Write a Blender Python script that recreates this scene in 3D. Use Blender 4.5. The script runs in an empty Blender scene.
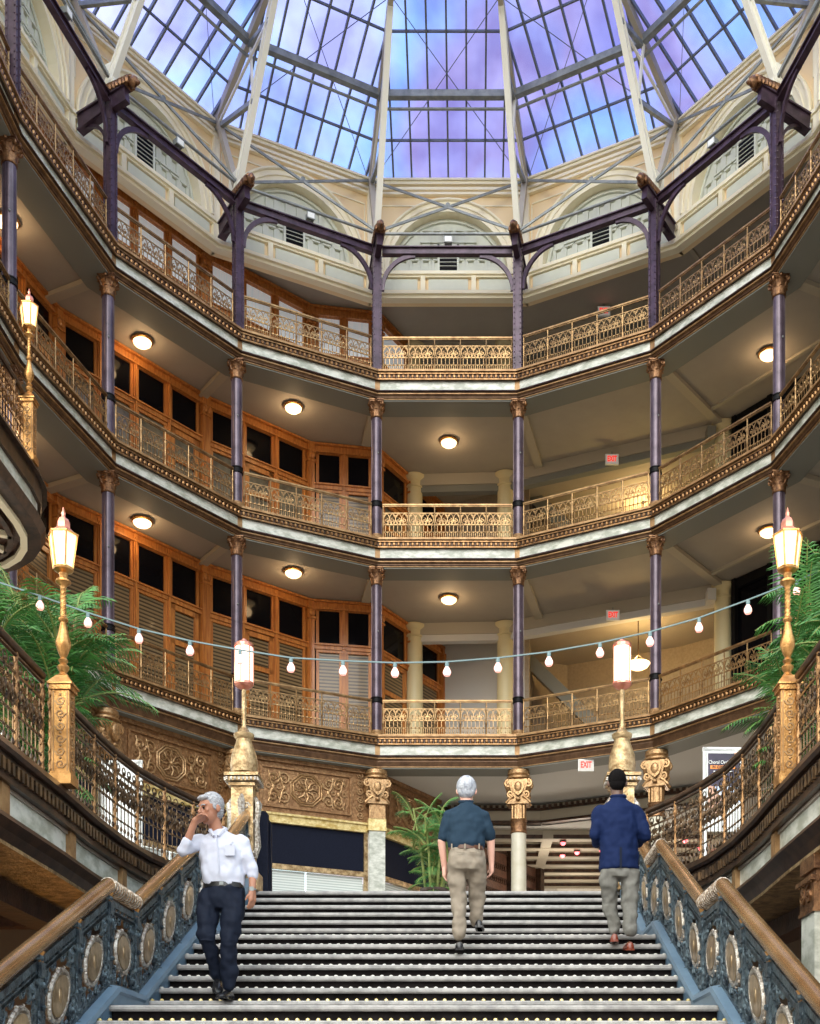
import bpy, bmesh, math, random
from math import sin, cos, tan, pi, radians, sqrt, atan2
from mathutils import Vector, Matrix, Euler
random.seed(7)
S = bpy.context.scene
COL = S.collection
# ------------------------------------------------------------------ camera, world, exposure
ZE = 1.7                                   # eye height above the lowest floor
cam_d = bpy.data.cameras.new('camera'); cam = bpy.data.objects.new('camera', cam_d); COL.objects.link(cam)
cam.location = (0, 0, ZE); cam.rotation_euler = (pi/2, 0, 0)
cam_d.sensor_fit = 'HORIZONTAL'; cam_d.sensor_width = 36.0; cam_d.lens = 36.0*1170/820
cam_d.shift_x = (410-470)/820.0; cam_d.shift_y = (1115-512)/820.0
cam_d.clip_start = 0.1; cam_d.clip_end = 500
S.camera = cam
S.view_settings.view_transform = 'Standard'; S.view_settings.look = 'None'
S.view_settings.gamma = 1.0; S.view_settings.use_curve_mapping = False
S.view_settings.exposure = 0.0
S.cycles.max_bounces = 7; S.cycles.diffuse_bounces = 4; S.cycles.glossy_bounces = 3
S.cycles.transparent_max_bounces = 10; S.cycles.caustics_reflective = False; S.cycles.caustics_refractive = False
S.cycles.use_denoising = True; S.cycles.sample_clamp_indirect = 6.0

W = bpy.data.worlds.new('sky'); S.world = W; W.use_nodes = True
SKY_UP = 2.3; SKY_LOW = 0.52
def build_world():
    nt = W.node_tree; n = nt.nodes; l = nt.links; n.clear()
    out = n.new('ShaderNodeOutputWorld'); bg = n.new('ShaderNodeBackground')
    tc = n.new('ShaderNodeTexCoord'); sep = n.new('ShaderNodeSeparateXYZ')
    l.new(tc.outputs['Generated'], sep.inputs[0])
    noi = n.new('ShaderNodeTexNoise'); noi.inputs['Scale'].default_value = 4.2; noi.inputs['Detail'].default_value = 3.0
    noi.inputs['Roughness'].default_value = .5
    mp = n.new('ShaderNodeMapping'); mp.inputs['Location'].default_value = (3.1, 1.7, .4); mp.inputs['Scale'].default_value = (1.3, 1.0, 2.2)
    l.new(tc.outputs['Generated'], mp.inputs[0]); l.new(mp.outputs[0], noi.inputs['Vector'])
    cr = n.new('ShaderNodeValToRGB'); e = cr.color_ramp.elements
    e[0].position = .33; e[0].color = (.62, .66, .86, 1); e[1].position = .70; e[1].color = (1.25, 1.28, 1.2, 1)
    k = cr.color_ramp.elements.new(.46); k.color = (.84, .68, .72, 1)
    k = cr.color_ramp.elements.new(.56); k.color = (.62, 1.0, 1.1, 1)
    l.new(noi.outputs['Fac'], cr.inputs[0])
    # towards the west the cloud is a bright sheet
    mr = n.new('ShaderNodeMapRange'); mr.inputs['From Min'].default_value = -.12; mr.inputs['From Max'].default_value = -.26
    mr.inputs['To Min'].default_value = 0; mr.inputs['To Max'].default_value = .6
    l.new(sep.outputs['X'], mr.inputs['Value'])
    mxw = n.new('ShaderNodeMix'); mxw.data_type = 'RGBA'; mxw.inputs[7].default_value = (2.2, 2.2, 2.0, 1)
    l.new(mr.outputs[0], mxw.inputs[0]); l.new(cr.outputs[0], mxw.inputs[6])
    # lit lower arcade behind the photographer: a soft warm return below the horizon
    st = n.new('ShaderNodeMapRange'); st.inputs['From Min'].default_value = -.02; st.inputs['From Max'].default_value = .10
    l.new(sep.outputs['Z'], st.inputs['Value'])
    mx = n.new('ShaderNodeMix'); mx.data_type = 'RGBA'
    mx.inputs[6].default_value = (1.0*SKY_LOW, .90*SKY_LOW, .78*SKY_LOW, 1)
    sc = n.new('ShaderNodeVectorMath'); sc.operation = 'SCALE'; sc.inputs['Scale'].default_value = SKY_UP
    l.new(mxw.outputs[2], sc.inputs[0])
    l.new(st.outputs[0], mx.inputs[0]); l.new(sc.outputs[0], mx.inputs[7])
    l.new(mx.outputs[2], bg.inputs[0]); l.new(bg.outputs[0], out.inputs[0])
build_world()
sd = bpy.data.lights.new('sun', 'SUN'); sd.energy = 1.9; sd.angle = radians(40); sd.color = (1, .95, .86)
sun = bpy.data.objects.new('sun', sd); COL.objects.link(sun); sun.rotation_euler = (radians(60), radians(-8), 0)
sun.location = (0, -10, 40)

# ------------------------------------------------------------------ materials
MT = {}
def mat(name, col, rough=.5, metal=0.0, noise=None, bump=None, emit=None, spec=None, trans=None, coat=0):
    """noise=(scale, amount, colour2 [,stretch]); bump=(scale, strength)"""
    m = bpy.data.materials.new(name); m.use_nodes = True; nt = m.node_tree; n = nt.nodes; l = nt.links
    b = n['Principled BSDF']; c4 = (*col, 1)
    b.inputs['Base Color'].default_value = c4; b.inputs['Roughness'].default_value = rough; b.inputs['Metallic'].default_value = metal
    if spec is not None: b.inputs['Specular IOR Level'].default_value = spec
    if coat: b.inputs['Coat Weight'].default_value = coat; b.inputs['Coat Roughness'].default_value = .15
    tc = n.new('ShaderNodeTexCoord')
    if noise:
        sc, amt, c2 = noise[:3]; st = noise[3] if len(noise) > 3 else (1, 1, 1)
        mp = n.new('ShaderNodeMapping'); mp.inputs['Scale'].default_value = st; l.new(tc.outputs['Object'], mp.inputs[0])
        t = n.new('ShaderNodeTexNoise'); t.inputs['Scale'].default_value = sc; t.inputs['Detail'].default_value = 6; t.inputs['Roughness'].default_value = .6
        l.new(mp.outputs[0], t.inputs['Vector'])
        r = n.new('ShaderNodeValToRGB'); r.color_ramp.elements[0].position = .5-.25/max(amt, .01)*.5; r.color_ramp.elements[1].position = .5+.25/max(amt, .01)*.5
        r.color_ramp.elements[0].color = c4; r.color_ramp.elements[1].color = (*c2, 1)
        l.new(t.outputs['Fac'], r.inputs[0]); l.new(r.outputs[0], b.inputs['Base Color'])
    if bump:
        t2 = n.new('ShaderNodeTexNoise'); t2.inputs['Scale'].default_value = bump[0]; t2.inputs['Detail'].default_value = 4
        l.new(tc.outputs['Object'], t2.inputs['Vector'])
        bp = n.new('ShaderNodeBump'); bp.inputs['Strength'].default_value = bump[1]; bp.inputs['Distance'].default_value = .02
        l.new(t2.outputs['Fac'], bp.inputs['Height']); l.new(bp.outputs[0], b.inputs['Normal'])
    if emit:
        b.inputs['Emission Color'].default_value = (*emit[0], 1); b.inputs['Emission Strength'].default_value = emit[1]
    if trans: b.inputs['Transmission Weight'].default_value = trans
    MT[name] = m
    return m
mat('purple', (.065, .045, .062), .30, .35, noise=(3, 1, (.13, .095, .125)), spec=.6)
mat('plum_iron', (.040, .022, .036), .38, .3, noise=(4, 1, (.085, .05, .08)), spec=.6)
mat('bronze', (.17, .085, .035), .34, .75, noise=(9, 1, (.40, .22, .095)), bump=(40, .3))
mat('dark_bronze', (.032, .018, .012), .36, .5, noise=(7, 1, (.085, .045, .027)))
mat('bronze_flat', (.085, .042, .02), .42, .45, noise=(6, 1, (.15, .08, .04)))
mat('rail_iron', (.022, .015, .012), .32, .6, noise=(9, 1, (.20, .12, .06)))
mat('gold', (.36, .17, .05), .32, .8, noise=(8, 1, (.68, .37, .13)), bump=(50, .2))
mat('gold_paint', (.28, .15, .06), .45, .4, noise=(6, 1, (.46, .28, .13)))
mat('pale_gold', (.26, .16, .07), .34, .65, noise=(9, 1, (.66, .48, .26)), bump=(35, .5))
mat('gilt_rail', (.22, .125, .055), .36, .65, noise=(5, 1, (.46, .29, .13)))
mat('capital', (.12, .055, .028), .36, .65, noise=(14, 1, (.34, .18, .085)), bump=(60, .4))
mat('marble', (.40, .42, .35), .3, 0, noise=(3.5, 1.3, (.72, .73, .66), (1, 1, 2)))
mat('ceiling', (.37, .33, .28), .7, 0, noise=(1.2, .6, (.42, .38, .32)))
mat('beam_grey', (.22, .225, .20), .6)
mat('rib_cream', (.46, .41, .32), .6)
mat('cream', (.93, .84, .60), .5, 0, noise=(2, .6, (.95, .88, .68)))
mat('beige', (.88, .66, .38), .6, 0, noise=(2, .6, (.90, .72, .45)))
mat('lunette', (.64, .66, .55), .6, 0, noise=(3, .6, (.70, .72, .62)))
mat('wood', (.40, .13, .028), .42, 0, noise=(3, 1, (.60, .24, .055), (6, 6, .6)), coat=.15)
mat('dark_wood', (.07, .032, .022), .45, 0, noise=(5, 1, (.13, .06, .035)), bump=(20, .5))
mat('dark_glass', (.004, .004, .006), .08, 0, spec=.14)
mat('mid_glass', (.10, .085, .06), .12, 0, noise=(2, 1, (.22, .19, .13)), spec=.5)
mat('curtain_glow', (.70, .76, .78), .3, 0, noise=(6, 1, (.90, .94, .95), (6, 6, .3)), coat=.4, emit=((.85, .92, 1), .22))  # faint glow put into the curtained panes so they read bright
mat('steel', (.20, .22, .22), .5, .3, noise=(4, 1, (.32, .34, .33)))
mat('glazing_bar', (.16, .18, .21), .5, .2)
mat('truss', (.86, .84, .72), .45, 0, noise=(2, .6, (.90, .88, .78)))
mat('plaster_grey', (.66, .65, .62), .7)
mat('plaster_tan', (.40, .33, .25), .7, 0, noise=(14, 1, (.47, .39, .30)))
mat('plaster_brown', (.26, .21, .17), .7)
mat('column_cream', (.72, .62, .36), .45)
mat('frieze', (.22, .11, .045), .42, .5, noise=(11, 1, (.38, .21, .095)), bump=(26, .9))
mat('relief', (.30, .17, .075), .36, .6, noise=(14, 1, (.56, .35, .17)), bump=(40, .4))
mat('yellow_stone', (.52, .36, .10), .45, .25, noise=(8, 1, (.86, .72, .36)), bump=(24, .5))
mat('sign_navy', (.006, .008, .018), .6, 0, noise=(40, 1, (.010, .013, .028)), spec=.12)
mat('white_paint', (.82, .84, .82), .4)
mat('stone', (.27, .26, .25), .55, 0, noise=(9, 1, (.44, .42, .40)), bump=(60, .3))
mat('tread', (.16, .15, .15), .6, 0, noise=(12, 1, (.24, .23, .22)))
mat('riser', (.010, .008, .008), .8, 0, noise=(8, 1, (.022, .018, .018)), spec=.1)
mat('stringer', (.12, .20, .29), .35, .2, noise=(2, .7, (.18, .28, .38)))
mat('teal_iron', (.018, .028, .040), .34, .6, noise=(12, 1, (.14, .19, .22)), bump=(50, .6))
mat('medallion', (.30, .20, .10), .28, .8, noise=(6, 1, (.66, .50, .32)))
mat('medallion_rim', (.62, .58, .52), .32, .7, noise=(30, 1, (.22, .18, .14)), bump=(60, .6))
mat('handrail', (.34, .19, .08), .26, .75, noise=(3, 1, (.56, .35, .17), (1, .3, 1)))
mat('copper', (.70, .28, .20), .3, .8)
mat('black', (.006, .006, .007), .5, spec=.15)
mat('leaf', (.035, .16, .035), .45, 0, noise=(3, 1, (.10, .30, .06)), spec=.5)
mat('stem', (.20, .24, .06), .6)
mat('terracotta', (.06, .035, .025), .6)
mat('lamp_glass', (1, .85, .6), .4, emit=((1, .58, .24), 1.9))
mat('lamp_core', (1, .95, .8), .4, emit=((1, .88, .66), 9))
mat('lamp_rose', (1, .8, .7), .4, emit=((1, .66, .50), 2.3))
mat('dome_glass', (1, .85, .6), .4, emit=((1, .72, .38), 3.0))
mat('bulb_pink', (1, .75, .7), .3, emit=((1, .36, .30), 1.2))
mat('red_lamp', (1, .3, .3), .3, emit=((1, .12, .14), 5))
mat('exit_face', (.50, .47, .44), .5, emit=((1, .9, .8), .2))
mat('exit_red', (.75, .03, .02), .5, emit=((1, .05, .03), 1.0))
mat('stud', (.85, .68, .28), .25, .4)
mat('stud_pale', (.72, .70, .62), .3, .2)
mat('wire', (.16, .24, .25), .5)
mat('grey_wall', (.34, .33, .32), .8)
mat('floor_stone', (.32, .27, .22), .5, 0, noise=(1.5, 1, (.42, .36, .30)))
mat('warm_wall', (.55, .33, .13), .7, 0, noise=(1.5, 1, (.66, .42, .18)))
mat('ivory', (.58, .54, .40), .35, 0, noise=(4, .7, (.68, .65, .54)))

def slat_mat(name, c1, c2, scale):
    m = bpy.data.materials.new(name); m.use_nodes = True; nt = m.node_tree; n = nt.nodes; l = nt.links; b = n['Principled BSDF']
    tc = n.new('ShaderNodeTexCoord'); sp = n.new('ShaderNodeSeparateXYZ'); l.new(tc.outputs['Object'], sp.inputs[0])
    mm = n.new('ShaderNodeMath'); mm.operation = 'MULTIPLY'; mm.inputs[1].default_value = scale; l.new(sp.outputs['Z'], mm.inputs[0])
    fr = n.new('ShaderNodeMath'); fr.operation = 'FRACT'; l.new(mm.outputs[0], fr.inputs[0])
    r = n.new('ShaderNodeValToRGB'); r.color_ramp.elements[0].color = (*c1, 1); r.color_ramp.elements[0].position = .35
    r.color_ramp.elements[1].color = (*c2, 1); r.color_ramp.elements[1].position = .55
    l.new(fr.outputs[0], r.inputs[0]); l.new(r.outputs[0], b.inputs['Base Color']); b.inputs['Roughness'].default_value = .3
    b.inputs['Coat Weight'].default_value = .15; b.inputs['Coat Roughness'].default_value = .05
    MT[name] = m
slat_mat('blinds', (.05, .032, .016), (.26, .18, .09), 11)
slat_mat('white_shutter', (.50, .56, .54), (.78, .84, .80), 16)

def sky_glass():
    m = bpy.data.materials.new('roof_glass'); m.use_nodes = True; nt = m.node_tree; n = nt.nodes; l = nt.links; n.clear()
    o = n.new('ShaderNodeOutputMaterial'); t = n.new('ShaderNodeBsdfTransparent'); g = n.new('ShaderNodeBsdfGlossy'); mx = n.new('ShaderNodeMixShader')
    tc = n.new('ShaderNodeTexCoord'); noi = n.new('ShaderNodeTexNoise'); noi.inputs['Scale'].default_value = .8; noi.inputs['Detail'].default_value = 3
    l.new(tc.outputs['Object'], noi.inputs['Vector'])
    r = n.new('ShaderNodeValToRGB'); r.color_ramp.elements[0].color = (.185, .195, .47, 1); r.color_ramp.elements[0].position = .35
    r.color_ramp.elements[1].color = (.29, .34, .68, 1); r.color_ramp.elements[1].position = .65
    l.new(noi.outputs['Fac'], r.inputs[0]); l.new(r.outputs[0], t.inputs[0])
    g.inputs['Color'].default_value = (.5, .5, .6, 1); g.inputs['Roughness'].default_value = .2
    mx.inputs[0].default_value = .06
    l.new(t.outputs[0], mx.inputs[1]); l.new(g.outputs[0], mx.inputs[2]); l.new(mx.outputs[0], o.inputs[0])
    MT['roof_glass'] = m
sky_glass()

# ------------------------------------------------------------------ mesh helpers
class MB:
    def __init__(s): s.v = []; s.f = []; s.mi = []; s.cur = 0; s.M = Matrix()
    def add(s, vs, fs, M=None):
        T = s.M @ M if M is not None else s.M
        o = len(s.v); s.v += [T @ Vector(p) for p in vs]
        for f in fs: s.f.append([i+o for i in f]); s.mi.append(s.cur)
    def box(s, c, d, M=None):
        x, y, z = c; a, b, h = d[0]/2, d[1]/2, d[2]/2
        vs = [(x+i*a, y+j*b, z+k*h) for k in (-1, 1) for j in (-1, 1) for i in (-1, 1)]
        s.add(vs, [(0, 2, 3, 1), (4, 5, 7, 6), (0, 1, 5, 4), (2, 6, 7, 3), (0, 4, 6, 2), (1, 3, 7, 5)], M)
    def bar(s, p, q, w, h, up=(0, 0, 1), M=None):
        p = Vector(p); q = Vector(q); d = q-p; L = d.length
        if L < 1e-6: return
        d /= L; u = Vector(up); x = d.cross(u)
        if x.length < 1e-4: x = d.cross(Vector((1, 0, 0)))
        x.normalize(); z = x.cross(d)
        vs = []
        for t in (p, q):
            for a, b in ((-1, -1), (1, -1), (1, 1), (-1, 1)): vs.append(t+x*a*w/2+z*b*h/2)
        s.add(vs, [(0, 1, 2, 3), (7, 6, 5, 4), (0, 4, 5, 1), (1, 5, 6, 2), (2, 6, 7, 3), (3, 7, 4, 0)], M)
    def tube(s, pts, r, n=6, closed=False, M=None, caps=True):
        pts = [Vector(p) for p in pts]; N = len(pts); rs = r if isinstance(r, (list, tuple)) else [r]*N
        vs = []; nrm = None
        for i, p in enumerate(pts):
            if closed: d = pts[(i+1) % N]-pts[i-1]
            else: d = pts[min(i+1, N-1)]-pts[max(i-1, 0)]
            if d.length < 1e-9: d = Vector((0, 0, 1))
            d.normalize()
            if nrm is None:
                nrm = d.cross(Vector((0, 0, 1)))
                if nrm.length < .05: nrm = d.cross(Vector((0, 1, 0)))
                nrm.normalize()
            else:
                nrm = nrm-d*nrm.dot(d)
                if nrm.length < 1e-6: nrm = d.cross(Vector((0, 1, .1)))
                nrm.normalize()
            b = d.cross(nrm)
            for k in range(n):
                a = 2*pi*k/n+pi/n; vs.append(p+(nrm*cos(a)+b*sin(a))*rs[i])
        fs = []
        for i in range(N if closed else N-1):
            j = (i+1) % N
            for k in range(n):
                k2 = (k+1) % n; fs.append((i*n+k, i*n+k2, j*n+k2, j*n+k))
        if not closed and caps:
            fs.append(tuple(range(n-1, -1, -1))); fs.append(tuple((N-1)*n+k for k in range(n)))
        s.add(vs, fs, M)
    def lathe(s, prof, n=16, M=None, phase=0.0, sx=1, sy=1):
        vs = []; N = len(prof)
        for r, z in prof:
            for k in range(n):
                a = 2*pi*k/n+phase; vs.append((r*cos(a)*sx, r*sin(a)*sy, z))
        fs = []
        for i in range(N-1):
            for k in range(n):
                k2 = (k+1) % n; fs.append((i*n+k, i*n+k2, (i+1)*n+k2, (i+1)*n+k))
        fs.append(tuple(range(n-1, -1, -1))); fs.append(tuple((N-1)*n+k for k in range(n)))
        s.add(vs, fs, M)
    def ball(s, c, r, n=8, m=5, sc=(1, 1, 1), M=None):
        prof = [(max(r*sin(pi*i/m), 1e-4), -r*cos(pi*i/m)) for i in range(m+1)]
        T = Matrix.Translation(c) @ Matrix.Diagonal((*sc, 1))
        s.lathe(prof, n, T if M is None else M @ T)
    def prism(s, poly, y0, y1, M=None):
        """poly in (x,z), extruded along y"""
        n = len(poly); vs = [(x, y0, z) for x, z in poly]+[(x, y1, z) for x, z in poly]
        fs = [tuple(range(n)), tuple(range(2*n-1, n-1, -1))]
        for i in range(n):
            j = (i+1) % n; fs.append((i, i+n, j+n, j))
        s.add(vs, fs, M)
    def sections(s, secs, caps=True, closed_path=False):
        n = len(secs[0]); vs = [p for sec in secs for p in sec]; fs = []; N = len(secs)
        for i in range(N-1):
            for k in range(n):
                k2 = (k+1) % n; fs.append((i*n+k, i*n+k2, (i+1)*n+k2, (i+1)*n+k))
        if caps: fs.append(tuple(range(n-1, -1, -1))); fs.append(tuple((N-1)*n+k for k in range(n)))
        s.add(vs, fs)
    def build(s, name, material, parent=None, smooth=True, loc=None, M=None):
        me = bpy.data.meshes.new(name)
        org = Vector((0, 0, 0))
        if parent is not None and loc is None: org = parent.get('_o') and Vector(parent['_o']) or Vector((0, 0, 0))
        if loc is not None: org = Vector(loc)
        me.from_pydata([tuple(p-org) for p in s.v], [], s.f)
        ms = material if isinstance(material, (list, tuple)) else [material]
        for m in ms: me.materials.append(MT[m] if isinstance(m, str) else m)
        if len(ms) > 1: me.polygons.foreach_set('material_index', s.mi)
        me.update()
        bm = bmesh.new(); bm.from_mesh(me); bmesh.ops.recalc_face_normals(bm, faces=bm.faces); bm.to_mesh(me); bm.free()
        if smooth:
            me.polygons.foreach_set('use_smooth', [True]*len(me.polygons)); me.set_sharp_from_angle(angle=radians(38))
        o = bpy.data.objects.new(name, me); COL.objects.link(o)
        if parent is not None:
            o.parent = parent
        elif loc is not None: o.location = loc
        return o
def tag(o, label=None, cat=None, group=None, kind=None):
    if label: o['label'] = label
    if cat: o['category'] = cat
    if group: o['group'] = group
    if kind: o['kind'] = kind
    return o
def thing(name, label, cat, loc=(0, 0, 0), rz=0, group=None):
    """Empty at the base. Children are built in its LOCAL coordinates."""
    o = bpy.data.objects.new(name, None); COL.objects.link(o); o.empty_display_size = .1
    o.location = loc; o.rotation_euler = (0, 0, rz)
    return tag(o, label, cat, group)
def struct(name, loc=(0, 0, 0), rz=0, label=None):
    o = bpy.data.objects.new(name, None); COL.objects.link(o); o.empty_display_size = .1
    o.location = loc; o.rotation_euler = (0, 0, rz); o['kind'] = 'structure'
    if label: o['label'] = label
    return o
def sone(name, mb, m, label=None, smooth=False):
    o = mb.build(name, m, None, smooth); o['kind'] = 'structure'
    if label: o['label'] = label
    return o
def lights_(): pass
def dup(root, loc, rz, label=None, cat=None, group=None):
    kids = [(ch, list(ch.children)) for ch in root.children]
    r = root.copy(); COL.objects.link(r); r.location = loc; r.rotation_euler = (0, 0, rz)
    if label: r['label'] = label
    if group: r['group'] = group
    for ch, sub in kids:
        c = ch.copy(); COL.objects.link(c); c.parent = r
        for g in sub:
            d = g.copy(); COL.objects.link(d); d.parent = c
    return r
class First:
    """place(proto) moves the prototype the first time and copies it afterwards"""
    def __init__(s, root): s.root = root; s.used = False
    def put(s, loc, rz, label, group=None):
        if not s.used:
            s.used = True; r = s.root; r.location = loc; r.rotation_euler = (0, 0, rz); r['label'] = label
            if group: r['group'] = group
            return r
        return dup(s.root, loc, rz, label, None, group)
def sub(o, child):  # make child a sub-part
    child.parent = o; return child
def spiral(cx, cz, r, turns=1.4, start=0.0, n=14, hand=1, y=0):
    pts = []
    for i in range(n+1):
        t = i/n; a = start+hand*turns*2*pi*t; rr = r*(1-.82*t); pts.append((cx+rr*cos(a), y, cz+rr*sin(a)))
    return pts
def circ(cx, cz, r, n=12, y=0, sx=1, sz=1): return [(cx+r*sx*cos(2*pi*i/n), y, cz+r*sz*sin(2*pi*i/n)) for i in range(n)]

def circ_y(cy, cz, r, sl, n=8): return [(0, cy+r*cos(2*pi*i/n), cz+r*sin(2*pi*i/n)+sl*(cy+r*cos(2*pi*i/n))) for i in range(n)]
# ------------------------------------------------------------------ the ring: geometry of the polygonal end
AX, CY, RI = -.56, 21.47, 7.58
T13 = tan(radians(13)); C13 = cos(radians(13))
HL = {2: 9.386, 3: 14.25, 4: 18.40}; CEIL = {2: 13.70, 3: 17.86, 4: 21.5}
Z = lambda h: h+ZE
L1 = 2.92
def vert(j, e):
    a = {1: 13, 2: 39, 3: 65, 4: 91}.get(min(abs(j), 4)); s_ = 1 if j > 0 else -1
    R = (RI+e)/C13; x = AX+s_*R*sin(radians(a)); y = CY+R*cos(radians(a))
    if abs(j) > 4: y -= 3.5*(abs(j)-4)
    return Vector((x, y, 0))
JS = [-6, -5, -4, -3, -2, -1, 1, 2, 3, 4, 5, 6]
def sweep(mb, prof, js=JS):
    secs = []
    for j in js: secs.append([vert(j, e)+Vector((0, 0, Z(h))) for e, h in prof])
    mb.sections(secs)
def bay(b, e=0):
    """mid point, rotation (x along chord to image right, y outward), half chord"""
    if abs(b) <= 3:
        a = radians(26*b); o = Vector((sin(a), cos(a), 0)); return Vector((AX, CY, 0))+o*(RI+e), -a, (RI+e)*T13
    s_ = 1 if b > 0 else -1; v = vert(4*s_, e); return Vector((v.x, v.y-1.75-3.5*(abs(b)-4), 0)), -s_*pi/2, 1.75
BAYN = {-4: 'at the far left picture edge', -3: 'third bay left of the centre', -2: 'second bay left of the centre', -1: 'first bay left of the centre',
        0: 'flat centre bay', 1: 'first bay right of the centre', 2: 'second bay right of the centre', 3: 'rightmost bay at the picture edge'}
LVN = {2: 'lowest gallery', 3: 'middle gallery', 4: 'top gallery'}
# ------------------------------------------------------------------ SETTING: floors, walls
mb = MB(); mb.box((0, 12, -.05), (44, 60, .1)); sone('floor', mb, 'floor_stone', 'stone floor of the lowest level below the stair')
# main (stair top) floor: the well edge path, left and right
WAX = -.44
WP = [(3.29, 2.0), (3.29, 9.0), (3.30, 10.5), (3.33, 11.5), (3.32, 12.4), (3.25, 13.2), (3.09, 13.9), (2.86, 14.6), (2.62, 15.12)]
mb = MB()
for s_ in (-1, 1):
    for (a, y0), (b_, y1) in zip(WP[:-1], WP[1:]):
        vs = [(WAX+s_*a, y0, Z(L1)), (WAX+s_*b_, y1, Z(L1)), (WAX+s_*15, y1, Z(L1)), (WAX+s_*15, y0, Z(L1))]
        lo = [(x, y, z-.3) for x, y, z in vs]
        mb.add(vs+lo, [(0, 1, 2, 3), (7, 6, 5, 4), (0, 4, 5, 1), (1, 5, 6, 2), (2, 6, 7, 3), (3, 7, 4, 0)])
mb.box((WAX, 15.33+15, Z(L1)-.15), (32, 30, .3)); mb.box((WAX-9.0, 15.2, Z(L1)-.15), (12.6, .35, .3)); mb.box((WAX+9.0, 15.2, Z(L1)-.15), (12.6, .35, .3))
sone('floor', mb, 'floor_stone', 'main floor at the head of the stair')
# enclosure of the lowest level under the balconies
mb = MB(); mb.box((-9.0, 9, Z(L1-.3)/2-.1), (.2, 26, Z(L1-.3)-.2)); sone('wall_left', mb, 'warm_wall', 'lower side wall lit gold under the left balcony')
mb = MB(); mb.box((8.4, 9, Z(L1-.3)/2-.1), (.2, 26, Z(L1-.3)-.2)); sone('wall_right', mb, 'plaster_brown', 'lower side wall under the right balcony')
mb = MB(); mb.box((-6.2, 15.9, Z(L1-.3)/2), (6.0, .2, Z(L1-.3))); mb.box((5.4, 15.9, Z(L1-.3)/2), (6.0, .2, Z(L1-.3))); sone('wall_back', mb, 'plaster_brown', 'lower wall beside the stair')

# gallery floors, edges, ceilings
def quadslab(mb, pts, z0, z1):
    n = len(pts); vs = [(p[0], p[1], z0) for p in pts]+[(p[0], p[1], z1) for p in pts]
    fs = [tuple(range(n-1, -1, -1)), tuple(range(n, 2*n))]+[(i, (i+1) % n, (i+1) % n+n, i+n) for i in range(n)]
    mb.add(vs, fs)
for lv in (2, 3, 4):
    h = HL[lv]; mb = MB()
    for a, b_ in zip(JS[:-1], JS[1:]):
        E = 7.5 if a >= -1 else 2.9
        p = [vert(a, .30), vert(b_, .30), vert(b_, E), vert(a, E)]
        quadslab(mb, p, Z(h-.55+(.0 if lv > 2 else -.08)), Z(h-.02))
    sone('floor', mb, 'ceiling', 'plastered slab of the %s' % LVN[lv])
    g = struct('trim_%d' % (lv-1), label='moulded edge of the %s' % LVN[lv])
    B = h-.67 if lv > 2 else h-.77
    m = MB(); sweep(m, [(-.20, h), (-.20, h-.05), (.32, h-.05), (.32, h)]); m.build('top_strip', 'gold_paint', g, False)
    m = MB(); sweep(m, [(-.13, h-.05), (-.13, h-.24), (.2, h-.24), (.2, h-.05)])
    m.build('frieze_band', 'dark_bronze', g, False)
    m = MB()
    for b in range(-5, 6):
        mid, rz, hc = bay(b, -.15); M = Matrix.Translation(mid+Vector((0, 0, Z(h)))) @ Matrix.Rotation(rz, 4, 'Z'); n = 30
        for i in range(n): m.ball((-hc+(i+.5)*2*hc/n, 0, -.155), .045, 6, 4, (1, .7, 1.1), M)
        for zz in (-.085, -.225): m.bar((-hc, 0, zz), (hc, 0, zz), .03, .028, M=M)
    m.build('dentil', 'bronze', g)
    m = MB(); sweep(m, [(-.08, h-.24), (-.08, h-.50), (.2, h-.50), (.2, h-.24)]); m.build('marble_band', 'marble', g, False)
    m = MB(); sweep(m, [(-.17, h-.50), (-.19, h-.54), (-.14, h-.56), (.1, h-.56), (.1, h-.50)]); m.build('upper_moulding', 'dark_bronze', g, False)
    m = MB(); sweep(m, [(-.145, h-.555), (-.145, h-.585), (.1, h-.585), (.1, h-.555)]); m.build('gilt_bead', 'gold_paint', g, False)
    m = MB(); sweep(m, [(-.12, h-.585), (-.09, h-.62), (-.09, h-.64), (-.05, B+.015), (.1, B+.015), (.1, h-.585)]); m.build('lower_moulding', 'bronze_flat', g, False)
    m = MB(); sweep(m, [(-.06, B+.015), (-.06, B), (.1, B), (.1, B+.015)]); m.build('gilt_line', 'gold_paint', g, False)
    m = MB(); sweep(m, [(-.03, B-.001), (-.03, B-.03), (.62, B-.03), (.62, h-.5), (.1, h-.5)]); m.build('edge_beam', 'beam_grey', g, False)
    m = MB()
    for j in JS:
        v = vert(j, -.06); M = Matrix.Translation(v) @ Matrix.Rotation(atan2(v.x-AX, v.y-CY)*-1, 4, 'Z')
        m.box((0, 0, Z(h-.37)), (.30, .07, .26), M)
    m.build('corner_block', 'gold_paint', g, False)
    # radial ribs on the soffit
    m = MB()
    for j in JS:
        if abs(j) > 4: continue
        p = vert(j, .45); q = vert(j, 2.0 if j < 0 else 3.2); zz = Z(B-.0)+.06
        m.bar(p+Vector((0, 0, zz)), q+Vector((0, 0, zz)), .22, .10)
    m.build('soffit_rib', 'rib_cream', g, False)
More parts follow.
